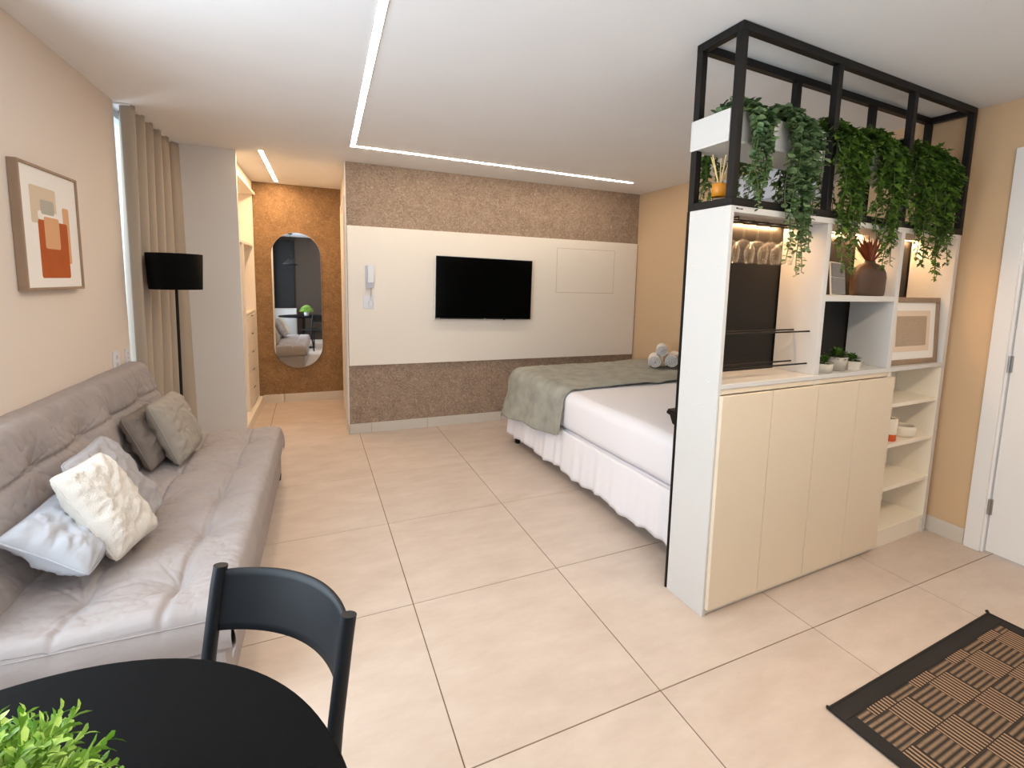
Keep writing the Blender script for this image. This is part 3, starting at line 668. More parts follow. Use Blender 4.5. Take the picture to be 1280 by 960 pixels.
def trailing(label, x, strands, top_z, y_over, kind, m, seed, mound=0.06, group='trailing plants in the planter box'):
    """x centre along the unit; strands: (dx, bottom z). y_over: how far the vine hangs in front (-) or behind (+)"""
    rn = random.Random(seed); t = unitthing('trailing_plant', label, 'trailing plant', x, 0.125, 2.226, group)
    st = MB(); lf = MB(); z0 = 2.226; back = y_over > 0
    if not back: strands = strands+[(a_*0.8+0.012, min(2.12, b_+0.10+0.12*rn.random())) for a_, b_ in strands]
    for (dx, zb) in strands:
        hang = y_over-0.125+rn.uniform(-0.022, 0.012)*(1 if not back else -1)
        ed = (0.036-0.125-0.012) if not back else (0.250-0.125+0.014)
        pts = [Vector((dx*0.35, 0.0, 0.0)), Vector((dx*0.55, ed*0.5, top_z-z0+rn.uniform(-.01, .02))), Vector((dx*0.8, ed*1.05, 2.29-z0)), Vector((dx*0.95, (ed+hang)/2, 2.262-z0))]
        n = max(3, int((2.24-zb)/0.035)); sw = rn.uniform(0, 6)
        for k in range(1, n+1):
            u_ = k/n; pts.append(Vector((dx+0.012*math.sin(sw+u_*7)*1.0, hang+0.010*math.cos(sw*1.7+u_*6), 2.25-z0-(2.25-zb)*u_)))
        st.tube(pts, [0.0022]*(len(pts)-1)+[0.0010], 5)
        for i in range(len(pts)-1):
            a, b = pts[i], pts[i+1]; seg = (b-a).length; cnt = max(2, int(seg/0.0082))
            for q in range(cnt):
                u_ = (q+rn.random())/cnt; p = a.lerp(b, u_); fr_ = (i+u_)/(len(pts)-1)
                az = rn.uniform(0, 2*PI); dn = (b-a).normalized()
                out = Vector((math.cos(az), math.sin(az)*0.75+(-0.35 if not back else 0.35), 0))
                d_ = (out*1.0+dn*rn.uniform(0.1, 0.75)+Vector((0, 0, rn.uniform(-0.1, 0.3)))).normalized()
                nn = (Vector((out.x*0.3, out.y*0.5, 1))+Vector((rn.uniform(-.6, .6), rn.uniform(-.6, .6), rn.uniform(-.3, .3)))).normalized()
                sc = (1.0-0.42*max(0, fr_-0.45)/0.55)*rn.uniform(0.75, 1.15)
                if kind == 'round': leaf_round(lf, p, d_, nn, 0.038*sc, 0.0175*sc)
                else: leaf_lobed(lf, p, d_, nn, 0.050*sc, 0.0195*sc)
    for k in range(int(70*len(strands)/4)):
        dx = rn.uniform(min(s[0] for s in strands)-0.03, max(s[0] for s in strands)+0.03)
        p = Vector((dx*0.8, rn.uniform(-0.075, 0.06) if not back else rn.uniform(-0.02, 0.09), 0.04+rn.uniform(0, mound)))
        az = rn.uniform(0, 2*PI); d_ = Vector((math.cos(az), math.sin(az), rn.uniform(0.0, 1.1))).normalized(); nn = Vector((rn.uniform(-.5, .5), rn.uniform(-.5, .5), 1)).normalized()
        if kind == 'round': leaf_round(lf, p, d_, nn, 0.036, 0.016)
        else: leaf_lobed(lf, p, d_, nn, 0.050, 0.018)
    st.build('vines', M['stem'], t); lf.build('foliage', m, t)
TP = trailing
TP('narrow trailing plant with round leaves nearest the left end of the white planter', 0.125, [(-0.045, 1.93), (-0.01, 1.86), (0.02, 1.90), (0.05, 1.97), (0.03, 2.02)], 2.31, -0.020, 'round', M['leafblue'], 1, 0.07)
TP('long blue-green trailing plant with round leaves hanging before the glass compartment', 0.405, [(-0.10, 1.82), (-0.07, 1.72), (-0.03, 1.64), (0.0, 1.585), (0.035, 1.60), (0.07, 1.70), (0.10, 1.86), (0.0, 1.8), (-0.05, 1.9)], 2.33, -0.030, 'round', M['leafblue'], 2, 0.07)
TP('bushy trailing plant hanging in front of the grey card stand', 0.785, [(-0.10, 1.95), (-0.06, 1.74), (-0.02, 1.62), (0.02, 1.60), (0.055, 1.72), (0.09, 1.84), (0.0, 1.85), (0.04, 1.95), (-0.14, 2.12)], 2.33, -0.022, 'lobed', M['leaf'], 3, 0.07)
TP('bushy trailing plant hanging in front of the brown vase leaves', 1.095, [(-0.11, 1.93), (-0.06, 1.80), (-0.01, 1.70), (0.03, 1.645), (0.06, 1.66), (0.09, 1.80), (0.0, 1.9), (0.12, 1.98)], 2.34, -0.022, 'lobed', M['leaf'], 4, 0.08)
TP('dense trailing plant left of the pair at the right end of the planter', 1.420, [(-0.09, 1.90), (-0.05, 1.80), (0.0, 1.70), (0.03, 1.665), (0.06, 1.72), (0.09, 1.88), (0.02, 1.9), (-0.02, 1.95)], 2.33, -0.022, 'lobed', M['leafdeep'], 5, 0.08)
TP('rightmost dense trailing plant, hanging towards the framed linen print', 1.640, [(-0.08, 1.85), (-0.04, 1.74), (0.0, 1.64), (0.03, 1.60), (0.06, 1.69), (0.09, 1.84), (0.12, 2.0), (0.0, 1.9)], 2.33, -0.020, 'lobed', M['leafdeep'], 6, 0.08)
TP('trailing plant behind the reed diffuser on the bed side of the frame', 0.235, [(-0.10, 1.90), (-0.06, 1.93), (-0.02, 1.98), (0.03, 2.03), (-0.08, 2.0)], 2.28, 0.285, 'lobed', M['leafdeep'], 7, 0.05)
TP('trailing plant on the bed side seen between the two round-leaved plants', 0.475, [(-0.08, 1.93), (-0.04, 1.90), (0.0, 1.89), (0.05, 1.90), (0.09, 1.92)], 2.28, 0.285, 'lobed', M['leafdeep'], 8, 0.05)
TP('trailing plant on the bed side behind the long blue-green plant', 0.760, [(-0.09, 1.90), (-0.04, 1.92), (0.0, 1.89), (0.05, 1.91), (0.10, 1.90)], 2.28, 0.285, 'lobed', M['leafdeep'], 9, 0.05)
TP('trailing plant on the bed side behind the plant at the vase', 1.10, [(-0.09, 1.93), (-0.03, 1.90), (0.03, 1.90), (0.10, 1.93)], 2.28, 0.285, 'lobed', M['leafdeep'], 10, 0.05)

# ================================================================== bed
t = unitthing('bed', 'double bed with white fitted sheet and gathered white skirt', 'bed', 0.0, 0.0, 0.0)
BX0, BX1, BY0, BY1, BZ0, BZ1 = 0.185, 1.93, 0.275, 2.60, 0.40, 0.70
b_ = MB(); b_.box(BX0+0.015, BX1, BY0, BY1-0.015, 0.13, 0.40, 0.02, 2); b_.build('box_base', M['sheet'], t)
def bedtop(u_, v_):
    # closed profile across x of the mattress, rounded; v along y
    return None
bm = bmesh.new(); bmesh.ops.create_cube(bm, size=1)
for v in bm.verts: v.co = Vector((BX0+(v.co.x+.5)*(BX1-BX0), BY0+(v.co.y+.5)*(BY1-BY0), BZ0-0.005+(v.co.z+.5)*(BZ1-BZ0+0.005)))
bmesh.ops.bevel(bm, geom=list(bm.edges), offset=0.075, segments=7, profile=0.5, affect='EDGES')
bmesh.ops.subdivide_edges(bm, edges=[e for e in bm.edges if e.calc_length() > 0.3], cuts=24, use_grid_fill=True)
for v in bm.verts:
    k = 0.006*fbm((v.co.x*3, v.co.y*3, v.co.z*3)); v.co += Vector((k if v.co.x < BX0+0.1 else 0, 0, k))
MB().addbm(bm, True).build('mattress', M['sheet'], t)
sk = MB(); NN = 520
per = []
Ls = (BY1-BY0); Lf = (BX1-BX0)
rn = random.Random(5); ph = [rn.uniform(0, 6) for _ in range(6)]
def skirt(u_, v_):
    s_ = u_*(Ls+Lf)
    wob = 0.0055*math.sin(s_*38+ph[0]+2.0*math.sin(s_*5))+0.0035*math.sin(s_*71+ph[1]+1.5*math.sin(s_*3))+0.006*math.sin(s_*14+ph[2]+1.2*math.sin(s_*4))
    fl_ = v_; off = 0.006+0.020*fl_+wob*(0.15+0.85*fl_)
    z = 0.405-(0.405-0.094)*fl_+0.010*math.sin(s_*11+ph[3])*fl_+0.004*math.sin(s_*43)*fl_
    if s_ < Ls: return (BX0-off, BY0+s_, z)
    a = s_-Ls; return (BX0-off*max(0, 1-a/0.04)+a, BY1+off, z)
sk.grid(skirt, NN, 12)
sk.build('bed_skirt', M['sheet'], t, solid=0.003)
for (xx, yy) in ((BX0+0.05, BY1-0.08), (BX0+0.06, BY0+0.10), (BX1-0.10, BY1-0.08), (BX1-0.10, BY0+0.1)):
    MB().lathe([(0, 0), (0.022, 0), (0.026, 0.02), (0.026, 0.13), (0, 0.13)], (xx, yy, 0), 16).build('leg', M['black'], t)
# blanket across the foot
bl = unitthing('blanket', 'sage grey fleece blanket folded across the foot of the bed', 'blanket', 0, 0, 0)
def blank(u_, v_):
    y_ = 1.60+v_*1.05; rr = 0.085; off = 0.012
    top = BZ1+off; Lt = BX1-0.02-(BX0+rr); La = rr*PI/2; hang = 0.275+0.05*math.sin(v_*2.6-0.6)+0.012*math.sin(v_*9)
    s_ = u_*(Lt+La+hang)
    if s_ < Lt: x = BX1-0.02-s_; z = top; n = (0, 0, 1)
    elif s_ < Lt+La:
        a = (s_-Lt)/rr; x = BX0+rr-(rr+off)*math.sin(a); z = BZ1-rr+(rr+off)*math.cos(a); n = (-math.sin(a), 0, math.cos(a))
    else:
        q = s_-Lt-La; x = BX0-off-0.045*q/hang*(1+0.5*v_); z = BZ1-rr-q; n = (-1, 0, 0)
    k = 0.012*fbm((x*3.2, y_*3.2, z*3.2))+0.009*fbm((x*8, y_*8, z*8))+0.006
    hf = max(0, s_-Lt)/(La+hang); k += 0.016*math.sin(y_*13+1.0)*hf
    yy = y_+0.012*math.sin(s_*6)+(0.03*hf if v_ < 0.5 else 0.0)-0.05*(1-v_)*hf
    dz = 0.0
    if v_ > 0.93: # rolls over the foot end
        q = (v_-0.93)/0.07; dz = -0.06*q*q
    if u_ > 0.97 and (v_ < 0.06 or v_ > 0.94):
        z += 0.012
    return (x+n[0]*k, yy, z+n[2]*k+dz)
g = MB(); g.grid(blank, 150, 90); g.build('blanket_cloth', M['blanket'], bl, solid=0.008)
# rolled towels
def towel(label, x, y, z, r, L_, rz, seed):
    t = unitthing('rolled_towel', label, 'towel', x, y, z, 'rolled towels on the bed', rz=rz)
    prof = []; turns = 3.6; n = 110
    for i in range(n+1):
        u_ = i/n; a = u_*turns*2*PI; rad = 0.010+(r-0.010)*u_; prof.append((rad*math.cos(a), rad*math.sin(a)))
    mb = MB(); th = (r-0.010)/turns*0.60
    outer = [(p[0], p[1]) for p in prof]; inner = [(p[0]*(1-th/max(0.011, math.hypot(*p))), p[1]*(1-th/max(0.011, math.hypot(*p)))) for p in prof]
    vs = []; fs = []
    for (yy, k) in ((-L_/2, 0.97), (-L_/2+0.008, 1.0), (0, 1.0), (L_/2-0.008, 1.0), (L_/2, 0.97)):
        vs += [(a*k, yy, b*k+r) for a, b in outer]+[(a*k, yy, b*k+r) for a, b in inner]
    m_ = n+1; R2 = 2*m_
    for s_ in range(4):
        for i in range(n):
            fs.append((s_*R2+i, s_*R2+i+1, (s_+1)*R2+i+1, (s_+1)*R2+i)); fs.append((s_*R2+m_+i, (s_+1)*R2+m_+i, (s_+1)*R2+m_+i+1, s_*R2+m_+i+1))
    for s_ in (0, 4):
        for i in range(n): fs.append((s_*R2+i, s_*R2+i+1, s_*R2+m_+i+1, s_*R2+m_+i))
    mb.add(vs, fs, True); mb.build('towel_roll', M['towel'], t)
TZ = BZ1+0.028
towel('white rolled towel, lower left of the pile on the blanket', 1.555, 2.16, TZ, 0.066, 0.26, -0.72, 1)
towel('white rolled towel, lower right of the pile on the blanket', 1.720, 2.12, TZ, 0.066, 0.26, -0.66, 2)
towel('white rolled towel lying on top of the other two', 1.640, 2.16, TZ+0.106, 0.060, 0.24, -0.74, 3)
towel('white rolled towel behind the pile, close to the divider edge', 1.875, 2.20, TZ, 0.066, 0.24, -0.60, 4)
# small black bedside shelf on the back of the divider
t = unitthing('bedside_shelf', 'small black bedside shelf edge showing behind the white divider', 'shelf', 0.02, UD+0.0185, 0.84)
MB().prism([(0.0, 0.062), (0.075, 0.062), (0.075, 0.048), (0.052, 0.044), (0.040, 0.020), (0.030, 0.004), (0.0, 0.0)], 0, 0.0, 0.10).build('bracket_shelf', M['blackpanel'], t)
MB().box(0.004, 0.096, 0.002, 0.075, 0.0625, 0.070, 0.002, 1).build('top_plate', M['black'], t)

# air conditioner
t = thing('air_conditioner', 'white wall air conditioner under the ceiling above the bed', 'air conditioner', W(1.67, 0.0, 2.20), RA)
b_ = MB(); b_.prism([(-0.205, 0.06), (-0.21, 0.26), (-0.19, 0.285), (-0.001, 0.285), (-0.001, 0.0), (-0.11, 0.0)], 1, -0.46, 0.46); b_.build('casing', M['ac'], t)
b_ = MB(); b_.prism([(-0.213, 0.07), (-0.2145, 0.25), (-0.211, 0.26), (-0.206, 0.07)], 1, -0.455, 0.455); b_.build('front_cover', M['ac'], t)
b_ = MB(); b_.prism([(-0.200, 0.050), (-0.120, 0.003), (-0.125, -0.004), (-0.206, 0.045)], 1, -0.40, 0.40); b_.build('louvre', M['plasticgrey'], t)

# ================================================================== sofa
SY0, SY1 = 0.475, 2.63
t = thing('sofa', 'taupe grey tufted sofa along the left wall', 'sofa', (0, 0, 0))
SXF, SXB = -0.680, -1.36
tufts = [(-0.875, y_) for y_ in (0.70, 1.08, 1.47, 1.87, 2.33)]+[(-1.15, y_) for y_ in (0.70, 1.08, 1.47, 1.87, 2.33)]
def tuftdip(a, b, pts, amp=0.042, rad=0.080):
    z = 0.0
    for (p, q) in pts:
        dx, dy = a-p, b-q; d_ = math.hypot(dx, dy)
        if d_ < 0.30:
            z -= amp*math.exp(-(d_/rad)**1.3)
            ang = math.atan2(dy, dx); w_ = ang*4+p*7+q*5+0.9*math.sin(ang*2+q*3); z -= 0.0100*(1-abs(math.sin(w_)))**4*math.exp(-(d_/(0.11+0.05*math.sin(ang*3+q*11)))**2)*(1-math.exp(-(d_/0.02)**2))
    return z
def seat(u_, v_):
    # wraps front edge and far/near ends via super-rounded profile
    D = SXF-SXB; L_ = SY1-SY0; r_ = 0.055; hgt = 0.17
    s_ = u_*(D+hgt); 
    if s_ < D: x = SXB+s_; dpt = 0.0
    else: x = SXF; dpt = s_-D
    y_ = SY0+v_*L_
    ex_ = max(0.0, r_-(SXF-x)) if s_ < D else r_
    ey_ = max(0.0, r_-min(y_-SY0, SY1-y_))
    drop = (r_-math.sqrt(max(0.0, r_*r_-ex_*ex_)))*0.75+(r_-math.sqrt(max(0.0, r_*r_-ey_*ey_)))*0.75
    z = 0.425-drop-dpt*(1-0.75*r_/hgt*0.0)
    if s_ >= D: z = 0.425-drop-dpt*((hgt-0.042)/hgt)
    xx = x
    if s_ < D:
        z += tuftdip(x, y_, tufts)
        z -= 0.014*math.exp(-((x+0.875)/0.014)**2)+0.011*math.exp(-((x+1.15)/0.014)**2)
        z += 0.006*fbm((x*6, y_*6, 1))+0.005*fbm((x*5, y_*14, 7))-0.004*(1-abs(fbm((x*7+y_*3, y_*9, 3))))**8
    else:
        xx += 0.012*math.sin(PI*dpt/hgt)+0.004*math.sin(y_*40+3*math.sin(y_*3))*(dpt/hgt)+0.003*fbm((y_*8, z*8, 2))
    return (xx, y_, z)
g = MB(); g.grid(seat, 200, 420)
# near and far end faces
def endface(yv, sgn):
    def f(u_, v_):
        x = SXB+u_*(SXF-SXB); s_ = seat(u_*(SXF-SXB)/((SXF-SXB)+0.17), 0.0 if sgn < 0 else 1.0)
        zt = s_[2]; z = zt-v_*(zt-0.255)
        return (x, yv+sgn*(0.010*math.sin(PI*v_)+0.003*fbm((x*8, v_*2, yv))), z)
    return f
g.grid(endface(SY0, -1), 90, 8); g.grid(endface(SY1, 1), 90, 8)
g.add([(SXB, SY0, 0.255), (SXF, SY0, 0.255), (SXF, SY1, 0.255), (SXB, SY1, 0.255)], [(0, 3, 2, 1)])
sc_ = g.build('seat_cushion', M['sofa'], t, weld=True)
g = MB()
for pts_ in ([(SXB+0.1, SY0-0.004, 0.372), (SXF-0.05, SY0-0.004, 0.372)], [(SXF+0.0, SY0+0.06, 0.375), (SXF+0.002, SY1-0.05, 0.375)]): g.tube(pts_, 0.0016, 6)
g.build('piping', M['sofa'], sc_)
b_ = MB(); b_.box(SXB-0.06, SXF-0.014, SY0+0.012, SY1-0.012, 0.045, 0.252, 0.018, 3); b_.build('base', M['sofa'], t)
for (xx, yy) in ((SXF-0.035, SY1-0.035), (SXF-0.06, SY0+0.09), (SXB+0.05, SY1-0.06), (SXB+0.05, SY0+0.07)):
    MB().lathe([(0, 0), (0.018, 0), (0.022, 0.05), (0, 0.05)], (xx, yy, 0), 14).build('leg', M['black'], t)
# backrest
BB = Vector((-1.335, 0, 0.40)); BT = Vector((-1.475, 0, 0.955)); bd = (BT-BB).normalized(); bn = Vector((bd.z, 0, -bd.x)); BLn = (BT-BB).length
btufts = [(0.36, y_) for y_ in (0.74, 1.14, 1.545, 1.915, 2.33)]+[(0.16, y_) for y_ in (0.74, 1.14, 1.545, 1.915, 2.33)]
def back(u_, v_):
    L_ = SY1-0.03-SY0; y_ = SY0+v_*L_; hgt = BLn; r_ = 0.050; wrap = 0.16
    s_ = u_*(hgt+wrap)-0.06
    if s_ < hgt: p = BB+bd*s_; off = 0.0
    else: p = BB+bd*hgt; off = s_-hgt
    e1 = max(0.0, r_-(hgt-s_)) if s_ < hgt else r_; e2 = max(0.0, r_-min(y_-SY0, SY0+L_-y_))
    dp = (r_-math.sqrt(max(0, r_*r_-e1*e1)))*0.8+(r_-math.sqrt(max(0, r_*r_-e2*e2)))*0.8
    if s_ < hgt:
        k = -dp+tuftdip(s_, y_, btufts, 0.048, 0.075)-0.014*math.exp(-((s_-0.36)/0.014)**2)+0.006*fbm((s_*5, y_*5, 4))+0.0060*math.sin(y_*30+4*math.sin(s_*5+y_*2)+s_*9)*max(0, (s_-0.34)/0.25)*(0.6+0.8*fbm((y_*2, 3, 1)))
        k += 0.012*math.sin(PI*min(1, max(0, s_/hgt)))-0.006*(1-abs(fbm((s_*6+y_*3, y_*10, 8))))**8
        q = p+bn*k
    else:
        q = p-bn*(dp*1.0+off*0.60)+bd*(0.012*math.sin(PI*off/wrap)+0.003*fbm((y_*6, off*9, 5)))
    return (q.x, y_, q.z)
g = MB(); g.grid(back, 160, 400)
def bend(vv):
    def f(u_, w_):
        p = Vector(back(u_, vv)); c_ = Vector((BB.x-0.075+(BT.x-BB.x)*max(0, min(1, u_))-0.0, p.y, p.z)); q = p.lerp(Vector((max(c_.x, -1.545), p.y, p.z)), w_)
        return (q.x, q.y, q.z)
    return f
g.grid(bend(0.0), 60, 4); g.grid(bend(1.0), 60, 4)
g.build('backrest_cushion', M['sofa'], t, weld=True)
b_ = MB(); b_.prism([(-1.43, 0.12), (-1.375, 0.38), (-1.50, 0.90), (-1.553, 0.90), (-1.553, 0.5), (-1.52, 0.12)], 1, SY0+0.015, SY1-0.045); b_.build('backrest_frame', M['sofa'], t)

# pillows
def pillow(label, loc, rot, w_, h_, th, m, seed, knit=None, pipe=True):
    t = thing('cushion', label, 'cushion', loc, 0, 'cushions on the sofa', rot=rot)
    rn = Vector((seed*3.1, seed*1.7, seed*0.9))
    def f(side):
        def q(u_, v_):
            a, b = 2*u_-1, 2*v_-1
            pin = 1-0.05*(1-abs(a)**2)*abs(b)**6-0.045*abs(a*b)**7; pin2 = 1-0.05*(1-abs(b)**2)*abs(a)**6-0.045*abs(a*b)**7
            x = a*w_/2*pin2; z = b*h_/2*pin
            k = (max(0, 1-a**4)*max(0, 1-b**4))**0.55
            wr = 0.014*fbm((x*9+rn.x, z*9+rn.y, side))+0.010*fbm((x*8+z*14+rn.x, (z-x)*20, side))
            d_ = math.hypot(abs(a)-1, abs(b)-1); wr += 0.006*math.sin(math.atan2(abs(b)-1, abs(a)-1)*11+seed)*math.exp(-(d_/0.5)**2)
            return (x, side*(th/2*k+wr*min(1, k*1.5)), z)
        return q
    mb = MB(); mb.grid(f(-1), 60, 60); mb.grid(f(1), 60, 60); c_ = mb.build('cover', m, t, weld=True)
    if pipe:
        loop = []
        for (a0, b0, a1, b1) in ((-1, -1, 1, -1), (1, -1, 1, 1), (1, 1, -1, 1), (-1, 1, -1, -1)):
            for k in range(16):
                a = a0+(a1-a0)*k/16; b = b0+(b1-b0)*k/16; loop.append(f(-1)((a+1)/2, (b+1)/2))
        MB().tube(loop, 0.0035, 6, closed=True).build('seam', m, t)
    return t
def pillow3(label, BL, BR, TL, th, m, seed):
    BL, BR, TL = Vector(BL), Vector(BR), Vector(TL)
    xa = (BR-BL); w_ = xa.length; xa.normalize(); za = TL-BL; za -= xa*za.dot(xa); h_ = za.length; za.normalize(); ya = za.cross(xa)
    R_ = Matrix((xa, ya, za)).transposed()
    return pillow(label, (BL+BR)/2+(TL-BL)/2, R_.to_euler(), w_/0.95, h_/0.95, th, m, seed)
pillow3('smooth blue-grey cushion at the near end of the sofa', (-1.130, 0.640, 0.495), (-1.135, 1.020, 0.490), (-1.350, 0.740, 0.655), 0.13, M['pblue'], 1)
pillow3('cream knitted cushion leaning on the smooth blue-grey cushion', (-1.095, 0.795, 0.470), (-1.035, 1.030, 0.480), (-1.265, 0.850, 0.790), 0.12, M['pcream'], 2)
pillow3('grey cushion standing behind the cream knitted cushion', (-1.085, 0.935, 0.450), (-1.095, 1.310, 0.450), (-1.280, 0.965, 0.800), 0.11, M['pmid'], 3)
pillow3('small dark taupe cushion against the sofa backrest', (-1.270, 1.840, 0.440), (-1.255, 2.200, 0.440), (-1.390, 1.855, 0.735), 0.10, M['pdark'], 4)
pillow3('light grey square cushion leaning on the dark taupe cushion', (-1.160, 1.895, 0.430), (-1.140, 2.290, 0.430), (-1.290, 1.950, 0.780), 0.13, M['pgrey'], 5)

# ================================================================== left wall items
t = thing('framed_art', 'framed abstract print of rust and sand blocks on left wall', 'picture', (XL, 1.685, 1.4390))
w2, hh_, fr, dp = 0.262, 0.555, 0.012, 0.036
b_ = MB()
b_.box(0.001, dp, -w2, w2, 0, fr, 0.0015, 1); b_.box(0.001, dp, -w2, w2, hh_-fr, hh_, 0.0015, 1); b_.box(0.001, dp, -w2, -w2+fr, fr, hh_-fr, 0.0015, 1); b_.box(0.001, dp, w2-fr, w2, fr, hh_-fr, 0.0015, 1)
b_.build('frame', M['oak'], t)
MB().box(0.002, 0.028, -w2+fr, w2-fr, fr, hh_-fr).build('paper', M['paperw'], t)
def rr(y0, y1, z0, z1, r=0.012):
    p = []
    for cx_, cy_, a0 in ((y1-r, z1-r, 0), (y0+r, z1-r, 90), (y0+r, z0+r, 180), (y1-r, z0+r, 270)):
        for k in range(5): a = math.radians(a0+22.5*k); p.append((cx_+r*math.cos(a), cz_+r*math.sin(a)) if False else (cx_+r*math.cos(a), cy_+r*math.sin(a)))
    return p
def ink(name, y0, y1, z0, z1, lvl, m): MB().prism(rr(y0, y1, z0, z1), 0, 0.0280, 0.0284+0.0004*lvl).build(name, m, t)
ink('sand_block', -0.172, 0.048, 0.300, 0.465, 0, M['sand']); ink('white_block', -0.118, 0.050, 0.320, 0.358, 1, M['paperw'])
ink('peach_strip', 0.105, 0.165, 0.125, 0.395, 0, M['peach']); ink('rust_block', -0.122, 0.140, 0.055, 0.318, 1, M['rust'])
ink('grey_block', -0.090, 0.025, 0.345, 0.410, 2, M['greyink']); ink('peach_block', -0.072, 0.062, 0.190, 0.335, 2, M['peach'])
# outlet plates beside the curtain
t = thing('outlet_plate', 'white double outlet plate on left wall above the sofa back', 'outlet', (XL, 2.375, 0.985))
MB().box(0.0005, 0.009, -0.045, 0.045, -0.06, 0.06, 0.003).build('plate', M['plastic'], t)
for z in (-0.025, 0.02): MB().box(0.0085, 0.0105, -0.014, 0.014, z-0.012, z+0.012, 0.001, 1).build('socket', M['plasticgrey'], t)
t = thing('outlet_plate', 'white outlet plate nearest the curtain on left wall', 'outlet', (XL, 2.555, 0.975))
MB().box(0.0005, 0.009, -0.035, 0.035, -0.06, 0.06, 0.003).build('plate', M['plastic'], t)
for z in (-0.03, 0.0, 0.03): MB().lathe([(0, 0), (0.008, 0), (0.009, -0.002)], (0, 0, 0), 12).build('socket', M['plasticgrey'], t, loc=(0.0105, 0.0, z)).rotation_euler = (0, PI/2, 0)

# curtain: gathered panel in front of the tall window
t = thing('curtain', 'gathered taupe linen curtain beside the left wall window', 'curtain', (0, 0, 0))
folds = [(-1.556, 2.690), (-1.545, 2.672), (-1.500, 2.662), (-1.478, 2.668), (-1.476, 2.690), (-1.500, 2.745), (-1.580, 2.790), (-1.588, 2.815), (-1.500, 2.850), (-1.480, 2.885), (-1.500, 2.920), (-1.585, 2.955), (-1.590, 2.980), (-1.505, 3.015), (-1.480, 3.050), (-1.500, 3.085), (-1.585, 3.125),
         (-1.588, 3.150), (-1.500, 3.190), (-1.476, 3.225), (-1.500, 3.265), (-1.585, 3.305), (-1.585, 3.330), (-1.500, 3.370), (-1.474, 3.410), (-1.495, 3.450), (-1.575, 3.490), (-1.550, 3.520), (-1.480, 3.545), (-1.452, 3.602)]
def cat(p, u_):
    n = len(p)-1; i = min(int(u_*n), n-1); f = u_*n-i
    P_ = [p[max(0, i-1)], p[i], p[i+1], p[min(n, i+2)]]
    def c1(a, b, c_, d_): return 0.5*((2*b)+(-a+c_)*f+(2*a-5*b+4*c_-d_)*f*f+(-a+3*b-3*c_+d_)*f**3)
    return (c1(*[q[0] for q in P_]), c1(*[q[1] for q in P_]))
def curt(u_, v_):
    x, y_ = cat(folds, u_); z = 0.02+(H-0.003-0.02)*v_; lo = 1-v_
    k = min(1, max(0, (u_-0.02)*8))*min(1, (1-u_)*12)
    x += (-0.045*min(1, u_*6)*(1-u_**3)+0.030*u_**6)*lo+0.020*lo*k*fbm((y_*5, z*1.1, 2)); y_ += 0.05*lo*k*math.sin(z*1.6+u_*9)*(1-u_)
    return (x, min(y_, YP-0.0017), z)
g = MB(); g.grid(curt, 300, 40); g.build('drape', M['curtain'], t, solid=0.003)
MB().box(-1.60, -1.49, 2.645, 3.590, H-0.010, H-0.001, 0.001, 1).build('track', M['whitesatin'], t)

# floor lamp
t = thing('floor_lamp', 'black floor lamp with drum shade behind the sofa end', 'floor lamp', (-1.328, 2.775, 0))
MB().lathe([(0, 0), (0.115, 0), (0.12, 0.006), (0.115, 0.014), (0.02, 0.020), (0.012, 0.035), (0, 0.035)], (0, 0, 0), 36).build('base', M['black'], t)
MB().tube([(-0.012, 0, 0.03), (-0.004, 0, 0.9), (0.002, 0, 1.60)], 0.0095, 12).build('pole', M['black'], t)
MB().lathe([(0.156, 1.420), (0.166, 1.668), (0.1635, 1.668), (0.1535, 1.420), (0.156, 1.420)], (0, 0, 0), 64).build('shade', M['blackfab'], t)
b_ = MB()
for k in range(3): a = 2*PI*k/3; b_.tube([(0, 0, 1.60), (0.161*math.cos(a), 0.161*math.sin(a), 1.62)], 0.003, 6)
b_.build('shade_spider', M['black'], t)
MB().lathe([(0, 1.57), (0.02, 1.57), (0.02, 1.62), (0.032, 1.645), (0.022, 1.672), (0, 1.676)], (0, 0, 0), 18).build('bulb', M['lamp_in'], t)

